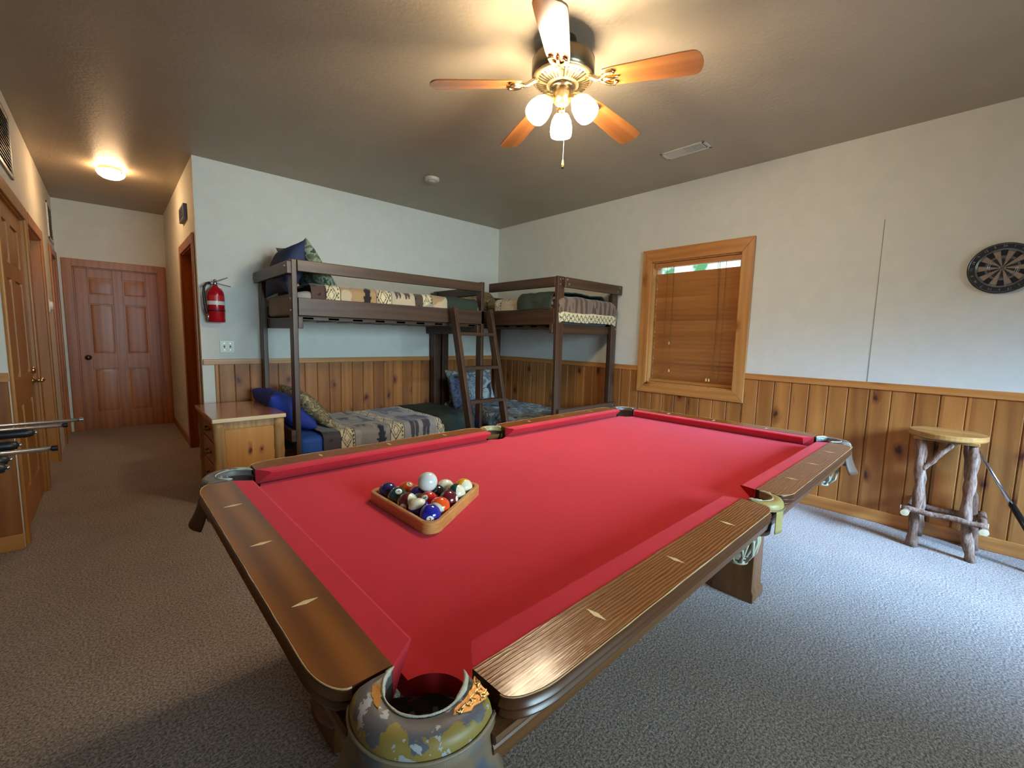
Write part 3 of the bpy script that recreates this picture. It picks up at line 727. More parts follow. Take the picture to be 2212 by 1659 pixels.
def pool_ball(num, col, stripe, loc, D=None, A=None, up=None, label='', discs=True):
    m = MB(); m.sphere((0,0,0), r_b, 40, 24)
    o = m.build('pool_ball', ball_mat('pool_ball_%s' % num, col, stripe), None, smooth=True)
    D = Vector(D).normalized() if D else None; A = Vector(A).normalized() if A else None
    hid = D is None
    if A is None:
        D = D or Vector((.45, .75, -.48)); A = Vector(up or (0, 0, 1)); A = (A - D*A.dot(D)).normalized()
    elif D is None:
        away = Vector((.49, .80, -.355)); D = (away-A*away.dot(A)).normalized()
    else: D = (D - A*A.dot(D)).normalized()
    Y = A.cross(D)
    o.matrix_world = Matrix.Translation(loc) @ Matrix((( D.x, Y.x, A.x), (D.y, Y.y, A.y), (D.z, Y.z, A.z))).to_4x4()
    tag(o, label, 'pool ball', 'pool balls in the rack')
    if num:
        for sg in ((1,) if hid else (1, -1)):
            m = MB(); ra = .0098; rings = []
            for k in range(4):
                a = ra*(k+1)/4/r_b; rings.append([(sg*r_b*1.002*math.cos(a), sg*r_b*1.002*math.sin(a)*math.cos(t_), r_b*1.002*math.sin(a)*math.sin(t_)) for t_ in [2*PI*i/24 for i in range(24)]])
            m.loft(rings, True, True, False); d = m.build('number_disc', M['num_white'], o, smooth=True)
            me = text_mesh(num, .0125, .0002)
            for v_ in me.vertices:
                y, z = v_.co.x, v_.co.y; rr = math.sqrt(y*y+z*z); k = r_b*1.006
                v_.co = (sg*math.sqrt(max(k*k-rr*rr, 0)), sg*y, z)
            me.materials.clear(); me.materials.append(M['num_ink']); to = bpy.data.objects.new('numeral', me); COL.objects.link(to); to.parent = d
            if num in '69':
                m = MB(); rr = r_b*1.006; x_ = math.sqrt(rr*rr-.0062**2)
                m.box(sg*(x_-.0002), sg*(x_+.0002), -.0028, .0028, -.0068, -.0058); m.build('numeral_underline', M['num_ink'], d)
    return o
cA, cB, cC = A3(121.4, 4*2*r_b/math.sqrt(3)), A3(1.4, 4*2*r_b/math.sqrt(3)), A3(241.4, 4*2*r_b/math.sqrt(3))
def slot(i, j): p = cA+(cC-cA)*(j/4)+(cB-cA)*(i/4); p.z = BZ+r_b+.0004; return p
BL = [
 ('4', srgb(42, 30, 92), 0, (0,0), None, None, None, 'dark purple solid pool ball in the left corner of the rack'),
 ('6', srgb(14, 66, 60), 0, (0,1), (-.151,-.561,.814), None, (.866,-.401,.299), 'dark green pool ball showing an underlined 6, beside the left corner ball'),
 ('15', srgb(98, 24, 34), 1, (0,2), (-.885,-.445,-.137), (.492,-.82,.291), None, 'maroon striped pool ball in the middle of the left front row'),
 ('10', srgb(24, 30, 140), 1, (0,3), (.488,-.805,.337), (-.372,-.001,.928), None, 'blue striped pool ball with its cream cap turned up, next to the front corner ball'),
 ('2', srgb(26, 34, 150), 0, (0,4), (-.539,-.842,-.027), None, (.307,.223,.925), 'blue solid pool ball showing a 2 in the front corner of the rack'),
 ('5', srgb(240, 84, 20), 0, (1,0), (-.012,-.496,.868), None, (-.053,.434,.899), 'orange solid pool ball showing a 5 near the back of the rack'),
 ('12', srgb(46, 30, 92), 1, (1,1), None, (-.283,-.883,-.374), None, 'purple striped pool ball left of and below the white cue ball'),
 ('3', srgb(206, 24, 26), 0, (1,2), (-.666,-.386,.639), None, (.87,-.422,.255), 'red solid pool ball showing a 3 in front of the cue ball'),
 ('13', srgb(240, 84, 24), 1, (1,3), None, (-.881,-.429,-.198), None, 'orange striped pool ball behind the blue corner ball'),
 ('1', srgb(226, 160, 24), 0, (2,0), None, None, None, 'pool ball almost hidden behind the white cue ball'),
 ('8', srgb(16, 18, 16), 0, (2,1), None, None, None, 'black pool ball right behind the cue ball in the rack'),
 ('7', srgb(100, 22, 36), 0, (2,2), (.572,-.794,.206), None, None, 'maroon solid pool ball against the right side of the rack'),
 ('11', srgb(190, 26, 30), 1, (3,0), None, (-.215,-.496,.841), None, 'striped pool ball with its cream cap turned up on the back row'),
 ('14', srgb(14, 60, 46), 1, (3,1), None, (.408,-.857,.316), None, 'green striped pool ball, cream cap to the right'),
 ('9', srgb(240, 160, 20), 1, (4,0), None, (.09,-.982,.164), None, 'yellow striped pool ball in the right corner of the rack')]
for num, col, st, ij, D, A, up, lab in BL: pool_ball(num, col, st, slot(*ij), D, A, up, lab)
# the cue ball rests in the hollow between the 12, 3 and 8 balls
cue = (slot(1,1)+slot(1,2)+slot(2,1))/3; cue.z = BZ+r_b+2*r_b*math.sqrt(2/3)+.0004
m = MB(); m.sphere((0,0,0), r_b, 48, 28); o = m.build('cue_ball', plain('cue_ball_white', srgb(226, 226, 218), .07), None, smooth=True, loc=cue)
tag(o, 'white cue ball resting on top of the racked pool balls', 'cue ball')

# ------------------------------------------------------------------ bunk beds
def lumber(parent, name, mat, x0, x1, y0, y1, z0, z1, bv=.005):
    m = MB(); m.box(x0, x1, y0, y1, z0, z1); return m.build(name, mat, parent, bevel=bv)
def bolts(parent, pts, d):
    for p in pts:
        m = MB(); p = Vector(p); m.lathe([(.0095, 0), (.0095, .003), (.004, .005)], 10, p, d)
        m.build('bolt_head', M['steel'], parent)
BX, BZm, BY = M['bunk'], M['bunk_z'], M['bunk_y']
PW, PD_ = .040, .088
# bunk along the far wall
b1 = thing('bunk_bed', 'dark brown bunk bed along the far wall beside the nightstand', 'bunk bed', (-2.98, -1.05, 0))
x0, x1, y0, y1 = 0, 1.90, 0, 1.0      # local: x along wall, y to the wall
BT = 1.84
for (px, py, t_) in ((0, 0, BT-.01), (0, y1-PD_, BT-.09), (x1-PW, 0, BT), (x1-PW, y1-PD_, 1.78)):
    lumber(b1, 'post', BZm, px, px+PW, py, py+PD_, 0, t_)
# wider inner face boards of the two middle posts (L shaped posts)
lumber(b1, 'post', BZm, x1, x1+.085, y1-.040, y1, 0, 1.40)
lumber(b1, 'guard_rail', BX, PW+.004, x1-PW, .002, .040, BT-.10, BT-.010)
lumber(b1, 'side_rail', BX, PW+.004, x1+.0, -.0, .038, 1.400, 1.540)
lumber(b1, 'side_rail', BX, PW+.004, x1-PW, y1-.05, y1-.012, 1.400, 1.500)
lumber(b1, 'ledger', BX, PW+.01, x1-PW, .040, .078, 1.365, 1.400)
lumber(b1, 'end_rail', BY, -.038, -.001, -.012, y1+.0, BT-.125, BT-.030)
lumber(b1, 'end_rail', BY, PW, PW+.038, .0, y1-.06, 1.300, 1.390)
lumber(b1, 'end_rail', BY, x1-PW-.045, x1-PW-.007, .01, y1-.0, 1.290, 1.385)
lumber(b1, 'end_rail', BY, x1+.0, x1+.038, .09, y1, BT-.13, BT-.04)
lumber(b1, 'end_rail', BY, -.038, -.001, -.012, y1-.02, .40, .495)
lumber(b1, 'side_rail', BX, PW+.004, x1-PW, .0, .038, .13, .27)
lumber(b1, 'end_rail', BY, x1-PW-.045, x1-PW-.007, .01, y1-.0, .16, .25)
for k in range(9): lumber(b1, 'slat', BY, .08+k*.205, .17+k*.205, .04, y1-.05, 1.372, 1.392, .002)
bolts(b1, [(-.0, .045, 1.53), (-.0, .045, 1.44), (-.0, .03, BT-.05)], (-1, 0, 0))
bolts(b1, [(-.0385, .03, BT-.07), (-.0385, y1-.05, BT-.08)], (-1, 0, 0))
# bunk along the right wall
b2 = thing('bunk_bed', 'dark brown bunk bed along the right wall next to the window', 'bunk bed', (-.985, -2.0, 0))
W2, L2 = .955, 1.93
b2['label'] = 'dark brown bunk bed along the right wall next to the window'
lumber(b2, 'post', BZm, .0, .092, 0, .038, 0, BT)
lumber(b2, 'post', BZm, W2-.088, W2, .0, .040, .0, BT-.08); lumber(b2, 'post', BZm, W2-.040, W2, .041, .09, 0, BT-.10)
lumber(b2, 'post', BZm, .0, .088, L2-.045, L2-.005, 0, 1.45); lumber(b2, 'post', BZm, W2-.088, W2, L2-.045, L2-.005, 0, 1.70)
lumber(b2, 'guard_rail', BY, .001, .038, .041, 1.0, BT-.095, BT-.003)
lumber(b2, 'side_rail', BY, -.0, .038, .041, L2-.05, 1.395, 1.545)
lumber(b2, 'side_rail', BY, W2-.045, W2-.007, .092, L2-.05, 1.40, 1.49)
lumber(b2, 'ledger', BY, .04, .078, .05, L2-.05, 1.36, 1.395)
lumber(b2, 'end_rail', BX, .062, W2+.022, -.038, -.002, BT-.10, BT-.008)
lumber(b2, 'end_rail', BX, -.02, W2-.03, .041, .078, 1.315, 1.405)
lumber(b2, 'end_rail', BX, .03, W2-.0, -.038, -.002, .50, .60)
lumber(b2, 'side_rail', BY, .0, .038, .041, L2-.05, .16, .30)
lumber(b2, 'end_rail', BX, .05, W2-.0, L2-.088, L2-.05, 1.70, 1.79)
for k in range(9): lumber(b2, 'slat', BX, .04, W2-.05, .09+k*.205, .18+k*.205, 1.372, 1.392, .002)
bolts(b2, [(.066, -.002, BT-.022), (.03, -.002, BT-.03), (.03, -.002, BT-.075), (.03, -.002, 1.535), (.03, -.002, 1.45)], (0, -1, 0))
bolts(b2, [(.085, -.038, BT-.03), (.11, -.038, BT-.07), (W2-.03, -.038, BT-.03), (W2-.06, -.038, BT-.07), (.05, -.038, .53), (W2-.06, -.038, .57)], (0, -1, 0))
bolts(b2, [(W2-.02, -.0, 1.47), (W2-.02, -.0, 1.38)], (0, -1, 0))

# ladder
ld = thing('bunk_ladder', 'dark wooden four rung ladder leaning on the corner where the two bunks meet', 'ladder', (-1.30, -1.10, 0))
top_z, bot = 1.545, (-.40)
def lp(z): return -.028 + (bot)*(1-z/top_z)
for sx in (-.235, .22):
    m = MB(); m.beam((sx, lp(0)-.0, 0), (sx, lp(top_z), top_z), .040, .085, (0, 1, 0)); m.build('rail', BZm, ld, bevel=.004)
for z in (.29, .62, .945, 1.275):
    m = MB(); y = lp(z); m.box(-.217, .202, y-.045, y+.035, z, z+.032); m.build('rung', BX, ld, bevel=.003)

# ------------------------------------------------------------------ bedding
def mattress(name, label, mat, x0, x1, y0, y1, z0, z1, r=.045, wob=.006):
    m = MB(); cx, cy = (x0+x1)/2, (y0+y1)/2
    hx, hy, hz = (x1-x0)/2, (y1-y0)/2, (z1-z0)/2
    bmesh.ops.create_cube(m.bm, size=2)
    bmesh.ops.subdivide_edges(m.bm, edges=m.bm.edges, cuts=24, use_grid_fill=True)
    for v in m.bm.verts:
        p = Vector((v.co.x*hx, v.co.y*hy, v.co.z*hz)); q = Vector([max(-h+r, min(h-r, c)) for c, h in zip(p, (hx, hy, hz))]); d = p-q
        if d.length > 1e-6: p = q + d.normalized()*r
        n_ = noise.noise(Vector((cx+p.x, cy+p.y, z0+p.z))*4)
        v.co = p + (p-Vector((0,0,0))).normalized()*wob*n_
    o = m.build(name, mat, None, smooth=True, loc=(cx, cy, (z0+z1)/2)); return tag(o, label, 'mattress')
mattress('mattress', 'grey sheeted mattress on the top bunk along the far wall', M['grey_sheet'], -2.93, -1.09, -1.005, -.10, 1.395, 1.60)
mattress('mattress', 'blue sheeted mattress on the bottom bunk along the far wall', M['blue_sheet'], -2.93, -1.14, -1.00, -.09, .24, .405)
mattress('mattress', 'grey mattress on the top bunk along the right wall', M['mattress'], -.94, -.08, -1.93, -.12, 1.395, 1.56)
mattress('mattress', 'mattress with mottled sheet on the bottom bunk along the right wall', M['camo_grey'], -.94, -.06, -1.93, -.12, .24, .40)

def bear(u, v):       # u along, v up, both about 0..1; a walking bear outline
    def el(cx, cy, rx, ry): return ((u-cx)/rx)**2+((v-cy)/ry)**2 < 1
    return el(.5, .55, .36, .22) or el(.86, .52, .14, .13) or el(.97, .45, .07, .06) or el(.82, .67, .05, .06) or el(.24, .22, .07, .24) or el(.38, .2, .06, .2) or el(.64, .2, .06, .22) or el(.76, .24, .06, .24) or el(.3, .6, .2, .2)
def tree(u, v):
    if not 0 < v < 1: return False
    k = (1-v); w = .42*k*(.62+.38*((v*6) % 1 < .5)) ; return abs(u-.5) < w*(.8+.25*((v*6) % 1)) or (abs(u-.5) < .04)
C_TAN, C_CREAM, C_BR, C_DK, C_LT = srgb(176, 140, 98), srgb(226, 208, 164), srgb(84, 64, 54), srgb(38, 32, 32), srgb(196, 176, 146)
def band(u, v):      # u 0..1 across the band, v along it in band widths
    if u < .05 or u > .95: return C_DK
    tri = abs((v*4) % 1-.5)*2
    if u > .80: return C_DK if (u-.80)/.15 < tri*.9 else C_CREAM
    w = (v*.8) % 1; cx = abs(u-.42)/.36; dv = abs(w-.5)*2
    d = abs(cx+dv-1)
    if d < .09: return C_DK
    if abs(cx+dv-.55) < .07: return C_BR
    if .09 < u < .12: return C_BR
    return C_CREAM
def pattern(segs, pal=None):
    C_TAN, C_CREAM, C_BR, C_DK, C_LT = pal or (srgb(176, 140, 98), srgb(226, 208, 164), srgb(84, 64, 54), srgb(38, 32, 32), srgb(196, 176, 146))
    def f(s, t):
        for a, b, k in segs:
            if a <= s < b:
                w = b-a; u = (s-a)/w
                if k == 'band': return band(u, t/w)
                if k == 'brown':
                    return C_BR if noise.noise(Vector((s*22, t*22, 3))) > -.35 else C_DK
                if k == 'bear':
                    for kx in range(3):
                        tt = (t-.10-kx*.42)/.30
                        if bear(u*.98+.02, tt): return C_BR
                    return C_LT
                if k == 'bigbear':
                    tt = (t+.02)/.62
                    return C_BR if bear(u*1.05-.02, tt) or (tt > .95 and bear(u, (t-.62)/.5)) else C_LT
                if k == 'tree':
                    for kx in range(3):
                        tt = (t+.03-kx*.40)/.30
                        if tree((u-.48)/.52, tt): return C_DK
                        if bear((u-.05)/.42, (t-.16-kx*.40)/.16): return C_DK
                    return C_TAN if noise.noise(Vector((s*9, t*9, 1))) > -.1 else C_LT
        return C_TAN
    return f
t = NT('quilt_cloth'); at = t.n('ShaderNodeAttribute', attribute_name='cloth'); v = t.coord()
t.set(Base_Color=at.outputs['Color'], Roughness=.92, Sheen_Weight=.3); t.bump(t.noise(v, 14, 4, .6), .35, .012); M['quilt'] = t.m
def quilt(name, label, cat, L, Wd, zt, zf, pat, loc, rz, mat=None, r=.05, zb=None, lump=.010, ns=None, foot=0.0, thick=.012, seed=0):
    """cloth over a mattress: local x = length, front drops at y=0 to zf, far side to zb. foot>0: cloth also drops over the x=L end"""
    zb = zf if zb is None else zb
    dn = zt-r-zf; fl = PI/2*r; top = Wd-2*r; db = zt-r-zb
    G = dn+fl+top+fl+db
    def pos(s, t, off):
        n_ = lump*noise.noise(Vector((s*5+seed, t*5, seed)))+lump*.5*noise.noise(Vector((s*13+seed, t*13, 7)))
        q = off+n_
        if t < dn: y, z, ny, nz_ = 0, zf+t, -1, 0
        elif t < dn+fl: a = (t-dn)/r; y, z, ny, nz_ = r-r*math.cos(a), zt-r+r*math.sin(a), -math.cos(a), math.sin(a)
        elif t < dn+fl+top: y, z, ny, nz_ = r+(t-dn-fl), zt, 0, 1
        elif t < dn+fl+top+fl: a = (t-dn-fl-top)/r; y, z, ny, nz_ = Wd-r+r*math.sin(a), zt-r+r*math.cos(a), math.sin(a), math.cos(a)
        else: y, z, ny, nz_ = Wd, zt-r-(t-dn-fl-top-fl), 1, 0
        wave = .008*math.sin(s*21+seed)*(1-min(1, abs(z-zf)/.12)) if z < zt-r else 0
        x = s
        if s > L:      # over the foot end
            a = min((s-L)/r, PI/2); x = L+r*math.sin(a); z -= (r-r*math.cos(a))*(1 if nz_ > .5 else .4); rest = (s-L)-r*PI/2
            if rest > 0: z -= rest*(1 if nz_ > .2 else .0)
        return Vector((x, y+ny*(q+wave), z+nz_*q))
    LL = L+foot
    ns_ = ns or int(LL/.0065); nt = int(G/.0065)
    m = MB(); lay = m.bm.verts.layers.float_color.new('cloth')
    V = []
    for i in range(ns_+1):
        row = []
        for j in range(nt+1):
            s, t_ = LL*i/ns_, G*j/nt; vv = m.v(pos(s, t_, thick)); vv[lay] = pat(s, t_) if pat else (1,1,1,1); row.append(vv)
        V.append(row)
    for i in range(ns_):
        for j in range(nt): m._f([V[i][j], V[i+1][j], V[i+1][j+1], V[i][j+1]])
    o = m.build(name, mat or M['quilt'], None, smooth=True, loc=loc, rot=(0, 0, rz))
    so = o.modifiers.new('thickness', 'SOLIDIFY'); so.thickness = thick*.8; so.offset = -1
    return tag(o, label, cat)
# top bunk, far wall
pu = pattern([(0, .105, 'brown'), (.105, .235, 'band'), (.235, .55, 'tree'), (.55, .70, 'band'), (.70, .93, 'bear'), (.93, 1.02, 'brown'), (1.02, 1.13, 'band'), (1.13, 1.5, 'tree')])
quilt('quilt', 'brown and cream bear patterned quilt on the top bunk along the far wall', 'quilt', 1.30, .93, 1.65, 1.50, pu, (-2.825, -1.00, 0), 0, seed=1)
quilt('blanket', 'dark green blanket at the right end of the top bunk along the far wall', 'blanket', .385, .93, 1.655, 1.50, None, (-1.525, -1.00, 0), 0, M['green'], r=.07, ns=40, seed=2)
# bottom bunk, far wall
pl = pattern([(0, .14, 'brown'), (.14, .27, 'band'), (.27, .60, 'tree'), (.60, .745, 'band'), (.745, 1.10, 'bigbear'), (1.10, 1.22, 'band'), (1.22, 1.7, 'tree')], (srgb(150, 138, 130), srgb(190, 182, 168), srgb(78, 70, 74), srgb(42, 44, 54), srgb(166, 156, 146)))  # greyer palette than the top quilt: bluish daylight put into the cloth colour
quilt('quilt', 'bear and pine tree patterned quilt on the bottom bunk along the far wall', 'quilt', 1.36, .93, .425, .285, pl, (-2.76, -1.02, 0), 0, seed=3, lump=.014)
quilt('blanket', 'dark green blanket spread at the right end of the bottom bunk along the far wall', 'blanket', .42, .93, .44, .27, None, (-1.60, -1.025, 0), 0, M['green'], r=.06, ns=50, seed=4)
# top bunk, right wall (local x runs towards the room, -y world)
pr = pattern([(0, .11, 'band'), (.11, .25, 'bear'), (.25, .36, 'bear'), (.36, .47, 'band'), (.47, 1.05, 'tree'), (1.05, 1.3, 'brown')])
def pr2(s, t):
    if s > .90:
        if s > 1.06+0*t: 
            w = (t*16) % 1; q = abs(s-1.115)/.045
            return C_DK if (q < 1 and abs(abs(w-.5)*2+q-.85) < .16) else C_CREAM
        return C_BR if noise.noise(Vector((t*26, s*5, 2))) > .02 else srgb(128, 104, 88)
    return pr(s, t)
quilt('quilt', 'brown and cream patterned quilt hanging over the foot of the top bunk by the window', 'quilt', .88, .88, 1.655, 1.54, pr2, (-.955, -1.08, 0), -PI/2, seed=5, foot=.27)
quilt('blanket', 'dark green blanket rolled on the top bunk along the right wall', 'blanket', .46, .84, 1.70, 1.548, None, (-.985, -1.47, 0), -PI/2, M['green'], r=.09, ns=40, seed=6)
quilt('quilt', 'mottled grey quilt on the bottom bunk along the right wall', 'quilt', 1.72, .90, .425, .30, None, (-.965, -.14, 0), -PI/2, M['camo_grey'], r=.05, ns=150, seed=8, lump=.02)

def pillow(name, label, mat, w, h, th, loc, rot, seed=0, ear=.0):
    n = 28; m = MB()
    def f(u, v, sg):
        a, b = 2*u-1, 2*v-1
        k = max(0, (1-abs(a)**2.6))*max(0, (1-abs(b)**2.6)); k = k**.42
        wr = noise.noise(Vector((a*2.3+seed, b*2.3, sg*3)))*.13+noise.noise(Vector((a*6+seed, b*6, sg)))*.05
        ex = 1-.10*(1-abs(b)**2)*(abs(a)) ; ey = 1-.10*(1-abs(a)**2)*(abs(b))
        cor = (abs(a)*abs(b))**6*ear
        return Vector((a*w/2*ex*(1+cor), b*h/2*ey*(1+cor), sg*(th/2)*k*(1+wr)))
    for sg in (1, -1): m.grid(lambda u, v: f(u, v, sg), n, n)
    bmesh.ops.remove_doubles(m.bm, verts=m.bm.verts, dist=1e-4)
    o = m.build(name, mat, None, smooth=True, loc=loc, rot=rot)
    ss = o.modifiers.new('sub', 'SUBSURF'); ss.levels = 1; ss.render_levels = 1
    return tag(o, label, 'pillow')
R_ = math.radians
pillow('pillow', 'navy blue pillow standing on end at the left of the top bunk', M['navy'], .42, .62, .20, (-2.885, -.55, 1.80), (R_(0), R_(-72), 0), 1, .25)
pillow('pillow', 'green camouflage pillow leaning on the navy pillow on the top bunk', M['camo_green'], .46, .66, .15, (-2.715, -.56, 1.835), (R_(0), R_(56), R_(4)), 2, .1)
pillow('pillow', 'royal blue pillow propped against the post of the bottom bunk by the nightstand', M['royal'], .48, .66, .22, (-2.92, -.50, .59), (R_(0), R_(40), R_(0)), 3)
pillow('pillow', 'khaki camouflage pillow leaning on the blue pillow on the bottom bunk', M['camo_khaki'], .44, .62, .16, (-2.74, -.56, .60), (R_(4), R_(48), R_(3)), 4, .1)
pillow('pillow', 'grey camouflage pillow standing at the head of the bottom bunk in the corner', M['camo_grey'], .72, .46, .15, (-.62, -.22, .63), (R_(72), 0, R_(-6)), 5)
pillow('pillow', 'blue grey mottled pillow behind the ladder in the corner of the bottom bunk', M['camo_blue'], .42, .40, .12, (-.90, -.36, .59), (R_(78), 0, R_(30)), 15)
pillow('pillow', 'khaki pillow at the head of the top bunk in the corner of the room', M['camo_khaki'], .58, .40, .16, (-.60, -.34, 1.70), (R_(42), 0, R_(-3)), 6)

# ------------------------------------------------------------------ nightstand
ns = thing('nightstand', 'rustic log-cornered pine nightstand left of the bunk bed', 'nightstand', (-3.545, -1.10, 0))
NW, ND, NH = .485, .80, .615
m = MB(); m.box(0, NW, 0, ND, NH, NH+.034); m.build('top', M['chest_top'], ns, bevel=.008, seg=3)
m = MB(); m.box(.006, NW-.004, -.004, .004, NH+.003, NH+.031); m.build('top_edge', M['chest_edge'], ns, bevel=.003)
m = MB(); m.box(.055, NW-.045, .045, ND-.04, .06, NH); m.build('body', M['chest'], ns, bevel=.003)
m = MB(); m.box(.05, NW-.05, .036, .046, NH-.055, NH); m.build('apron_board', M['log'], ns, bevel=.002)
for px, py in ((.05, .05), (NW-.045, .05), (.05, ND-.05), (NW-.045, ND-.05)):
    m = MB(); pts = [(px+.006*noise.noise(Vector((k*.7, px*9, py))), py+.006*noise.noise(Vector((k*.7, px*9+5, py))), NH*k/14) for k in range(15)]
    m.tube(pts, [.037*(1+.22*noise.noise(Vector((k*.9, px*20, 2)))) for k in range(15)], 18, .12, int(px*100))
    m.build('log_post', M['log'], ns, smooth=True)
for k in range(3):
    z = .075+k*.18; m = MB(); m.box(.035, .056, .09, ND-.09, z, z+.165); dr = m.build('drawer', M['door_light'], ns, bevel=.006)
    m = MB(); m.tube([(.035, ND/2-.07, z+.085), (.012, ND/2-.06, z+.08), (.008, ND/2, z+.078), (.012, ND/2+.06, z+.08), (.035, ND/2+.07, z+.085)], .008, 8, .3, k); m.build('drawer_pull', M['bark'], dr, smooth=True)

# ------------------------------------------------------------------ fire extinguisher and switch
fe = thing('fire_extinguisher', 'red fire extinguisher hanging on the wall left of the bunk bed', 'fire extinguisher', (-3.330, -.085, 1.34))
R0 = .066
m = MB(); m.lathe([(.001, 0), (R0-.004, 0), (R0, .006), (R0, .235), (R0*.93, .262), (R0*.72, .288), (R0*.42, .304), (.020, .312), (.018, .322), (.001, .323)], 36, cap=False); m.build('cylinder', M['red_enamel'], fe, smooth=True)
m = MB(); m.lathe([(R0+.0008, .150), (R0+.0008, .183)], 36, cap=False); m.build('white_label_band', M['white'], fe, smooth=True)
m = MB()
a0, a1 = R_(-150), R_(-40)
for z0_, z1_ in ((.186, .232),):
    for i in range(12):
        t0, t1 = a0+(a1-a0)*i/12, a0+(a1-a0)*(i+1)/12; q = R0+.0009
        m._f([m.v((q*math.cos(t0), q*math.sin(t0), z0_)), m.v((q*math.cos(t1), q*math.sin(t1), z0_)), m.v((q*math.cos(t1), q*math.sin(t1), z1_)), m.v((q*math.cos(t0), q*math.sin(t0), z1_))])
m.build('red_label', plain('label_red', srgb(200, 44, 46), .35), fe, smooth=True)
m = MB(); m.lathe([(R0+.001, .094), (R0+.003, .096), (R0+.003, .104), (R0+.001, .106)], 36, cap=False); m.build('strap', M['black'], fe, smooth=True)
m = MB(); m.cyl((0, 0, .318), (0, 0, .358), .016, .014); m.cyl((0, 0, .335), (-.045, -.005, .340), .012, .010); m.sphere((0, 0, .362), .013, 14, 8); m.build('valve', M['steel'], fe, smooth=True)
m = MB(); m.beam((.0, -.004, .350), (.095, -.012, .395), .016, .006); m.build('squeeze_lever', M['blackm'], fe, bevel=.002)
m = MB(); m.beam((.0, -.004, .342), (.115, -.012, .318), .016, .006); m.build('carry_handle', M['blackm'], fe, bevel=.002)
m = MB(); m.tube([(-.04, -.005, .340), (-.065, -.008, .332), (-.083, -.01, .30), (-.088, -.012, .24), (-.084, -.015, .16), (-.074, -.02, .09), (-.068, -.022, .075)], .0105, 10); m.build('hose', M['black'], fe, smooth=True)
m = MB(); m.tube([(-.068, -.022, .080), (-.060, -.024, .016)], [.009, .0075], 10); m.build('nozzle', M['chrome'], fe, smooth=True)
m = MB(); m.box(-.02, .02, .045, .083, .05, .30); m.build('wall_bracket', M['steel'], fe)

sp = thing('light_switch', 'almond double light switch plate on the wall below the fire extinguisher', 'light switch', (-3.246, 0, 1.123))
m = MB(); m.box(-.058, .058, -.006, 0, -.057, .057); m.build('switch_plate', plain('almond_plastic', srgb(214, 210, 184), .35), sp, bevel=.003)
for sx in (-.023, .023):
    m = MB(); m.box(sx-.006, sx+.006, -.0075, -.006, -.012, .012); m.hexa([(sx-.004, -.0065, -.006), (sx+.004, -.0065, -.006), (sx+.004, -.0065, .008), (sx-.004, -.0065, .008), (sx-.0035, -.018, .004), (sx+.0035, -.018, .004), (sx+.0035, -.016, .010), (sx-.0035, -.016, .010)])
    m.build('toggle', plain('toggle_taupe', srgb(120, 116, 98), .4) if sx < 0 else bpy.data.materials['toggle_taupe'], sp)  # toggles darker than the plate
for sx in (-.023, .023):
    for sz in (-.03, .03): m = MB(); m.lathe([(.003, 0), (.003, .001)], 10, (sx, -.006, sz), (0, -1, 0)); m.build('screw', M['steel'], sp)

# ------------------------------------------------------------------ ceiling fan
FX, FY, FZ = -2.287, -3.148, 2.478
fan = thing('ceiling_fan', 'five blade ceiling fan with three lit glass shades over the pool table', 'ceiling fan', (FX, FY, 0))
m = MB(); m.lathe([(.062, CH), (.066, CH-.02), (.066, 2.665), (.075, 2.655), (.148, 2.650), (.156, 2.640), (.156, 2.580), (.150, 2.562), (.146, 2.558)], 48, cap=False); m.build('motor_housing', M['bronze'], fan, smooth=True)
m = MB(); m.lathe([(.150, 2.566), (.151, 2.556), (.142, 2.549), (.105, 2.537), (.070, 2.531), (.066, 2.527), (.001, 2.527)], 48, cap=False); m.build('housing_bowl', M['brass'], fan, smooth=True)
m = MB()
for k in range(40):
    if k % 8 in (0,): continue
    a = 2*PI*k/40; c_, s_ = math.cos(a), math.sin(a)
    m.beam((.080*c_, .080*s_, 2.531), (.132*c_, .132*s_, 2.5445), .0075, .006)
m.build('vent_slots', M['bronze'], fan)
m = MB(); m.lathe([(.060, 2.528), (.066, 2.522), (.062, 2.512), (.03, 2.508)], 36, cap=False); m.build('switch_cup', M['bronze'], fan, smooth=True)
m = MB(); m.lathe([(.030, 2.516), (.046, 2.510), (.046, 2.458), (.036, 2.446), (.020, 2.438), (.001, 2.436)], 36, cap=False); m.build('light_kit_body', M['brass'], fan, smooth=True)
blade_me = None
for k in range(5):
    a = 2.529+2*PI*k/5
    r0, r1, hw = .215, .660, .068
    m = MB(); N = 8; up_ = []; P = []
    outl = [(r0, -.048), (r0+.06, -.056), (r1-.10, -hw), (r1-.04, -hw)] + [(r1-.04+.04*math.sin(PI*i/8), -hw*math.cos(PI*i/8)) for i in range(1, 8)] + [(r1-.04, hw), (r1-.10, hw), (r0+.06, .056), (r0, .048)]
    m.prism(outl, -.0035, .0035)
    bl = m.build('blade', M['blade'], fan, bevel=.0015); bl.rotation_euler = (R_(-12), R_(5.6), a); bl.location = (0, 0, FZ+.062)
    m = MB()
    m.tube([(.120, 0, .02), (.150, 0, .012), (.18, 0, -.004), (.215, 0, -.008)], [.014, .012, .011, .010], 8)
    for sg in (-1, 1): m.tube([(.195, 0, -.006), (.215, sg*.018, -.010), (.235, sg*.034, -.011), (.262, sg*.040, -.010), (.272, sg*.030, -.009), (.262, sg*.022, -.009)], [.009, .009, .009, .008, .007, .005], 8)
    m.tube([(.215, 0, -.008), (.245, 0, -.010), (.285, 0, -.009)], [.010, .009, .006], 8)
    bi = m.build('blade_iron', M['brass_b'], fan, smooth=True); bi.rotation_euler = (R_(-12), R_(5.6), a); bi.location = (0, 0, FZ+.062)
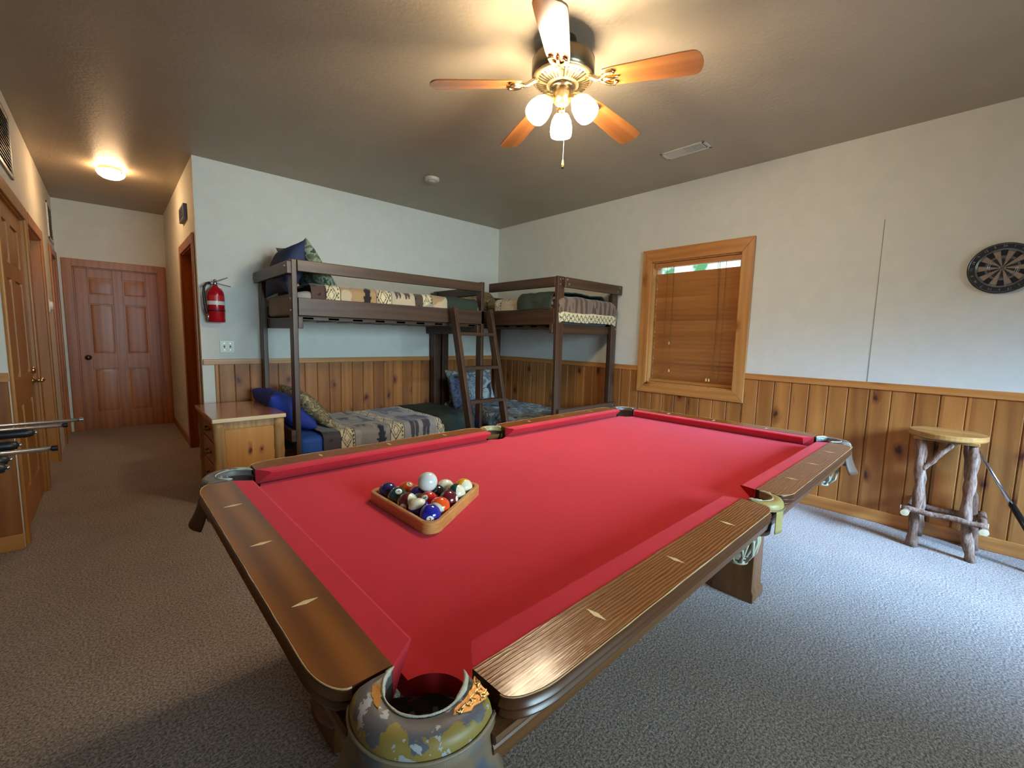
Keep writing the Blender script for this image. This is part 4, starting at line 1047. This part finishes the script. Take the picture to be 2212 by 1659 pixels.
for a_ in (42, 162, 282):
    a = R_(a_); d = Vector((math.cos(a)*.62, math.sin(a)*.62, -.78)).normalized()
    p0 = Vector((.040*math.cos(a), .040*math.sin(a), 2.468)); p1 = p0 + Vector((math.cos(a), math.sin(a), -.25))*.028
    m = MB(); m.tube([p0-Vector((math.cos(a), math.sin(a), 0))*.01, p1, p1+d*.012], .010, 10); m.lathe([(.014, .0), (.026, .006), (.028, .020), (.024, .026)], 20, p1, d); ar = m.build('lamp_arm', M['brass_b'], fan, smooth=True)
    p2 = p1+d*.022
    m = MB(); m.lathe([(.022, 0), (.036, .012), (.050, .038), (.057, .070), (.058, .090), (.054, .112), (.050, .118), (.047, .112), (.051, .09), (.050, .07), (.040, .035), (.020, .008), (.001, .006)], 32, p2, d, cap=False); m.build('glass_shade', M['shade'], fan, smooth=True)
m = MB(); m.tube([(.01, -.01, 2.44), (.012, -.012, 2.30), (.010, -.010, 2.175)], .0014, 6); m.build('pull_chain', M['white'], fan)
m = MB(); m.lathe([(.001, 0), (.006, .004), (.007, .014), (.004, .032), (.002, .038)], 14, (.010, -.010, 2.140)); m.build('chain_fob', M['tassel'], fan, smooth=True)
m = MB(); m.sphere((.010, -.010, 2.139), .0065, 12, 8); m.build('fob_tip', M['blackm'], fan, smooth=True)

# hall flush light, vent, smoke detector, grilles, chime, thermostat
hl_ = thing('flush_ceiling_light', 'lit white glass dome light on the hallway ceiling', 'ceiling light', (-3.945, .955, CH))
m = MB(); m.lathe([(.086, 0), (.088, -.010), (.085, -.028), (.07, -.030)], 40, cap=False); m.build('base_ring', M['brass'], hl_, smooth=True)
m = MB(); m.lathe([(.070, -.026), (.102, -.032), (.104, -.042), (.090, -.068), (.062, -.088), (.025, -.098), (.001, -.100)], 40, cap=False); m.build('glass_dome', M['dome'], hl_, smooth=True)
m = MB(); m.lathe([(.008, 0), (.008, .012), (.004, .014)], 12, (.066, -.066, -.040), (.7, -.7, 0)); m.build('thumb_screw', M['brass'], hl_, smooth=True)
vt = thing('ceiling_vent', 'white ceiling register between the fan and the right wall', 'ceiling vent', (-.66, -2.98, CH))
m = MB(); fr = MB()
w_, l_ = .072, .175
for a in ((-w_, w_, -l_, -l_+.02), (-w_, w_, l_-.02, l_), (-w_, -w_+.02, -l_, l_), (w_-.02, w_, -l_, l_)): fr.box(*a, -.008, 0)
fr.build('vent_frame', M['vent'], vt, bevel=.002)
m.box(-w_+.02, w_-.02, 0.0, l_-.02, -.005, -.001); m.build('damper_plate', M['vent'], vt)
m = MB(); m.box(-w_+.02, w_-.02, -l_+.02, 0, -.001, 0.0); m.build('vent_opening', M['dark'], vt)
m = MB()
for k in range(14):
    y = -l_+.03+k*.0105; m.hexa([(-w_+.02, y, -.001), (w_-.035, y, -.001), (w_-.035, y+.002, -.001), (-w_+.02, y+.002, -.001), (-w_+.02, y+.003, -.009), (w_-.035, y+.003, -.009), (w_-.035, y+.005, -.009), (-w_+.02, y+.005, -.009)])
m.build('louvers', M['vent'], vt)
sd = thing('smoke_detector', 'round white smoke detector on the ceiling left of the fan', 'smoke detector', (-1.712, -1.015, CH))
m = MB(); m.lathe([(.070, 0), (.072, -.010), (.062, -.026), (.050, -.030), (.001, -.031)], 36, cap=False); m.build('detector_cover', M['vent'], sd, smooth=True)
m = MB(); m.lathe([(.038, -.0305), (.036, -.035), (.001, -.036)], 30, cap=False); m.build('sensor_cap', M['vent'], sd, smooth=True)
def grille(label, y0, y1, z0, z1, mat, n=14):
    g_ = thing('air_grille', label, 'wall grille', (XL, y0, z0)); h = z1-z0; w2 = y1-y0
    m = MB()
    for a in ((0, w2, 0, .025), (0, w2, h-.025, h), (0, .025, 0, h), (w2-.025, w2, 0, h)): m.box(0, .012, *a)
    m.build('grille_frame', mat, g_, bevel=.002)
    m = MB(); m.box(0, .002, .02, w2-.02, .02, h-.02); m.build('grille_backing', M['dark'], g_)
    m = MB()
    for k in range(n):
        z = .035+k*(h-.07)/(n-1); m.hexa([(.001, .025, z), (.001, w2-.025, z), (.001, w2-.025, z+.003), (.001, .025, z+.003), (.011, .025, z-.010), (.011, w2-.025, z-.010), (.011, w2-.025, z-.007), (.011, .025, z-.007)])
    m.build('grille_louvers', mat, g_)
grille('grey return air grille high on the left wall above the nearest door', -.85, -.25, 2.225, 2.62, plain('grille_grey', srgb(150, 146, 134), .35, .3))
grille('white air grille on the left wall near the hallway end', 2.08, 2.56, 2.19, 2.58, M['white'])
ch = thing('door_chime', 'small grey louvred chime box high on the hallway corner wall', 'door chime', (XR, .44, 2.30))
m = MB(); m.box(-.030, 0, 0, .33, 0, .135); m.build('chime_cover', plain('chime_grey', srgb(104, 108, 124), .5), ch, bevel=.004)
m = MB()
for k in range(7): m.box(-.032, -.029, .03+k*.04, .05+k*.04, .02, .115)
m.build('chime_slots', plain('chime_dark', srgb(60, 64, 78), .6), ch)
th_ = thing('thermostat', 'small white round thermostat on the left hallway wall', 'thermostat', (XL, 1.56, 1.468))
m = MB(); m.lathe([(.045, 0), (.047, .012), (.040, .026), (.001, .028)], 30, (0,0,0), (1, 0, 0), cap=False); m.build('thermostat_dial', M['white'], th_, smooth=True)
m = MB(); m.box(0, .006, -.06, .06, -.06, .06); m.build('thermostat_plate', M['white'], th_, bevel=.002)

# ------------------------------------------------------------------ blind
bd = thing('window_blind', 'closed wooden slat blind in the pine framed window', 'window blind', (.045, WY0+.016, 0))
BW = WY1-WY0-.032
m = MB(); m.box(-.025, .02, .003, BW-.003, 1.985, 2.028); m.build('head_rail', M['pine_trim'], bd, bevel=.002)
m = MB(); z = .880; n = 0
while z < 1.905:
    y0_, y1_ = .004+.003*math.sin(n*2.3), BW-.022-.004*math.sin(n*1.7)
    dz = .002*math.sin(n*1.3)
    m.hexa([(.014, y0_, z+dz), (.014, y1_, z-dz), (.017, y1_, z-dz), (.017, y0_, z+dz), (-.008, y0_, z+.046+dz), (-.008, y1_, z+.046-dz), (-.005, y1_, z+.046-dz), (-.005, y0_, z+.046+dz)][0:4] + [(-.008, y0_, z+.046+dz), (-.008, y1_, z+.046-dz), (-.005, y1_, z+.046-dz), (-.005, y0_, z+.046+dz)])
    z += .0385; n += 1
m.build('slats', M['blind'], bd)
m = MB(); m.box(-.012, .014, .002, BW-.002, .858, .884); m.build('bottom_rail', M['blind'], bd, bevel=.002)
for yy in (.13, .185, BW-.135): 
    m = MB(); m.tube([(-.020, yy, 1.99), (-.018, yy, 1.5), (-.016, yy+.004*(1 if yy < .15 else 0), .90)], .0020, 6); m.build('ladder_cord', M['cord'], bd)
m = MB(); m.tube([(-.024, BW-.20, 1.99), (-.026, BW-.205, 1.5), (-.026, BW-.20, 1.26)], .0015, 6); m.tube([(-.024, BW-.205, 1.99), (-.026, BW-.21, 1.3), (-.026, BW-.215, .99)], .0015, 6)
m.tube([(-.024, .20, 1.99), (-.028, .17, 1.4), (-.026, .21, .93)], .0018, 6); m.build('pull_cord', M['cord'], bd)
for yy, zz in ((BW-.20, 1.235), (BW-.215, .965), (.21, .905), (.235, .905)):
    m = MB(); m.lathe([(.002, .03), (.006, .022), (.0085, .008), (.007, 0), (.001, -.001)], 12, (-.028, yy, zz)); m.build('tassel', M['tassel'], bd, smooth=True)

# ------------------------------------------------------------------ dartboard
db = thing('dartboard', 'worn black and tan dartboard on the right wall', 'dartboard', (0, -4.724, 1.757))
RB = .150
m = MB(); m.lathe([(RB, 0), (RB, .024), (RB-.003, .028), (.001, .028)], 64, (0,0,0), (-1, 0, 0), cap=False); m.build('board_body', plain('board_black', srgb(40, 40, 42), .8, bump=.3, bs=120), db, smooth=False)
mats = [plain('sisal_black', srgb(44, 38, 38), .9, bump=.4, bs=150), plain('sisal_tan', srgb(150, 130, 112), .9, bump=.4, bs=150), plain('sisal_grey', srgb(98, 96, 92), .9, bump=.4, bs=150), plain('sisal_dark', srgb(28, 22, 24), .9)]
m = MB(); K = 20; X_ = -.0288
def ringseg(ra, rb, a0, a1, mi):
    m.mi = mi; n = 4; P = []
    for i in range(n+1): P.append((X_, ra*math.sin(a0+(a1-a0)*i/n), ra*math.cos(a0+(a1-a0)*i/n)))
    Q = [(X_, rb*math.sin(a0+(a1-a0)*i/n), rb*math.cos(a0+(a1-a0)*i/n)) for i in range(n+1)]
    vp = [m.v(p) for p in P]; vq = [m.v(p) for p in Q]
    for i in range(n): m._f([vp[i], vp[i+1], vq[i+1], vq[i]])
for k in range(K):
    a0 = 2*PI*(k-.5)/K; a1 = a0+2*PI/K; e = k % 2
    for ra, rb, mi in ((.006, .012, 2), (.012, .055, 0 if e == 0 else 1), (.055, .062, 3 if e == 0 else 1), (.062, .100, 1 if e else 1), (.100, .108, 3 if e == 0 else 2), (.108, .114, 2)):
        if (ra, rb) == (.062, .100): ringseg(.062, .074, a0, a1, 1 if e else 2); ringseg(.074, .100, a0, a1, 3 if e == 0 else 1)
        else: ringseg(ra, rb, a0, a1, mi)
m.mi = 2; m.lathe([(.006, 0), (.005, .0005)], 20, (X_+.0003, 0, 0), (-1, 0, 0))
m.build('scoring_face', mats, db)
m = MB()
for k in range(K):
    a = 2*PI*(k-.5)/K; m.beam((X_-.001, .012*math.sin(a), .012*math.cos(a)), (X_-.001, .114*math.sin(a), .114*math.cos(a)), .0008, .0008)
for rr in (.012, .055, .062, .108, .114, .143):
    pts = [(X_-.001, rr*math.sin(2*PI*i/48), rr*math.cos(2*PI*i/48)) for i in range(49)]; m.tube(pts, .0006, 4)
m.build('wire_spider', M['steel'], db)
for k, nme in enumerate([20, 1, 18, 4, 13, 6, 10, 15, 2, 17, 3, 19, 7, 16, 8, 11, 14, 9, 12, 5]):
    me = text_mesh(str(nme), .019, .0003); me.materials.clear(); me.materials.append(M['steel']); a = 2*PI*k/20
    # seen from the room (looking towards +x) right is -y
    to = bpy.data.objects.new('number', me); COL.objects.link(to); to.parent = db
    ca, sa = math.cos(a), math.sin(a)
    rx = Vector((0, -ca, -sa)); uy = Vector((0, -sa, ca))
    to.matrix_local = Matrix(((rx.x, uy.x, -1, X_-.0012), (rx.y, uy.y, 0, uy.y*.129), (rx.z, uy.z, 0, uy.z*.129), (0, 0, 0, 1)))

# ------------------------------------------------------------------ stool and pole
st = thing('log_stool', 'rustic log bar stool with bark legs against the right wall under the dartboard', 'stool', (-.185, -4.62, 0))
SH = .745
m = MB(); m.lathe([(.001, SH-.034), (.176, SH-.034), (.181, SH-.026), (.181, SH-.006), (.176, SH), (.001, SH)], 48, (0, .030, 0), cap=False); m.build('seat', M['stool_seat'], st, bevel=0, smooth=False)
m = MB(); m.box(-.125, .125, -.115, .175, SH-.052, SH-.034); m.build('seat_board', M['stool_seat'], st, bevel=.003)
def leg_(sx, sy, wob, seed):
    m = MB(); pts = []; N = 16
    for i in range(N+1):
        f = i/N; x = sx*(.125-.025*f); y = sy*(.127-.020*f)-.010+.042*f
        pts.append((x+wob*math.sin(f*6+seed)*.5, y+wob*math.sin(f*5.2+seed*2), f*(SH-.05)))
    m.tube(pts, [.027-.004*i/N+.004*math.sin(i*1.7+seed) for i in range(N+1)], 14, .22, seed); m.build('leg', M['bark'], st, smooth=True)
leg_(-1, 1, .006, 1); leg_(-1, -1, .016, 3); leg_(1, 1, .006, 5); leg_(1, -1, .008, 8)
def stick(a, b, r, name='stretcher'):
    m = MB(); a = Vector(a); b = Vector(b); pts = [a.lerp(b, i/10)+Vector((0, 0, .004*math.sin(i*1.3))) for i in range(11)]
    m.tube(pts, [r*(1+.10*math.sin(i*2.1)) for i in range(11)], 12, .2, 4); s_ = m.build(name, M['bark'], st, smooth=True)
    m = MB(); d = (b-a).normalized(); m.lathe([(.001, 0), (r*1.02, 0), (r*1.0, .003), (.001, .004)], 16, b-d*.001, d, cap=False); m.build('cut_end', M['endgrain'], s_); m = MB(); m.lathe([(.001, 0), (r*1.02, 0), (r*1.0, .003), (.001, .004)], 16, a+d*.001, -d, cap=False); m.build('cut_end', M['endgrain'], s_)
stick((-.165, .19, .245), (-.165, -.19, .245), .017); 
stick((.17, .155, .235), (-.235, .165, .235), .020); stick((.17, -.165, .225), (-.235, -.175, .225), .020)
stick((.15, .17, .20), (.15, -.17, .20), .017)
stick((-.115, .120, .50), (-.105, .0, SH-.06), .015, 'brace'); stick((.105, .105, .50), (.105, -.02, SH-.06), .013, 'brace')
m = MB(); m.cyl((-.045, -4.69, .70), (-.16, -4.90, .345), .0075, .0105, 14); o = m.build('shaft', M['chrome'], None, smooth=True)
cs_ = thing('leaning_pole', 'chrome pole with a black lower half leaning behind the log stool', 'pole', (0, 0, 0)); o.parent = cs_
m = MB(); m.cyl((-.155, -4.892, .36), (-.27, -5.10, .008), .016, .020, 14); m.build('grip', M['blackm'], cs_, smooth=True)

# ------------------------------------------------------------------ foosball table, mostly left of the frame
fb = thing('foosball_table', 'foosball table reaching into the left edge of the view, chrome rods with black handles', 'foosball table', (-4.90, -2.38, 0))
wdk = M['door']
FW, FL, FT = .40, .72, .93
m = MB(); m.box(-FW, -FW+.03, -FL, FL, .66, FT); m.box(FW-.03, FW, -FL, FL, .66, FT); m.box(-FW+.03, FW-.03, -FL, -FL+.03, .66, FT); m.box(-FW+.03, FW-.03, FL-.03, FL, .66, FT); m.build('cabinet', wdk, fb, bevel=.004)
m = MB(); m.box(-FW+.03, FW-.03, -FL+.03, FL-.03, .70, .72); m.build('playing_field', plain('field_green', srgb(40, 100, 60), .5), fb)
for sx in (-1, 1):
    for sy in (-1, 1):
        m = MB(); m.box(sx*(FW-.05)-.04, sx*(FW-.05)+.04, sy*(FL-.07)-.04, sy*(FL-.07)+.04, 0, .66); m.build('leg', wdk, fb, bevel=.004)
rods = [(.43, .745, 0), (.31, .70, 0), (.19, .63, 1), (-.05, .613, 1), (-.18, .70, 0), (-.285, .617, 1), (-.402, .624, 1), (-.55, .60, 1)]
for k, (yy, xe, hd) in enumerate(rods):
    m = MB(); m.cyl((-.50, yy, .85), (xe-(.10 if hd else 0), yy, .85), .0078, None, 12); rd = m.build('rod', M['steel'], fb, smooth=True)
    if hd:
        m = MB(); m.lathe([(.012, 0), (.017, .006), (.018, .02), (.0165, .06), (.018, .10), (.014, .118), (.002, .122)], 12, (xe-.125, yy, .85), (1, 0, 0)); m.build('handle', M['black'], rd, smooth=True)
        m = MB(); m.sphere((xe, yy, .85), .0065, 12, 8); m.build('end_screw', M['chrome'], rd, smooth=True)
    else:
        m = MB(); m.lathe([(.010, 0), (.010, .014)], 12, (xe, yy, .85), (1, 0, 0)); m.build('rod_cap', M['blackm'] if k != 0 else M['steel'], rd)
    m = MB()
    for j in range(3 if k % 2 else 2):
        xx = -.2+j*.2; m.box(xx-.012, xx+.012, yy-.012, yy+.012, .76, .90); m.sphere((xx, yy, .91), .012, 10, 6)
    m.build('player_figures', M['red_enamel'] if k % 2 else M['black'], rd)
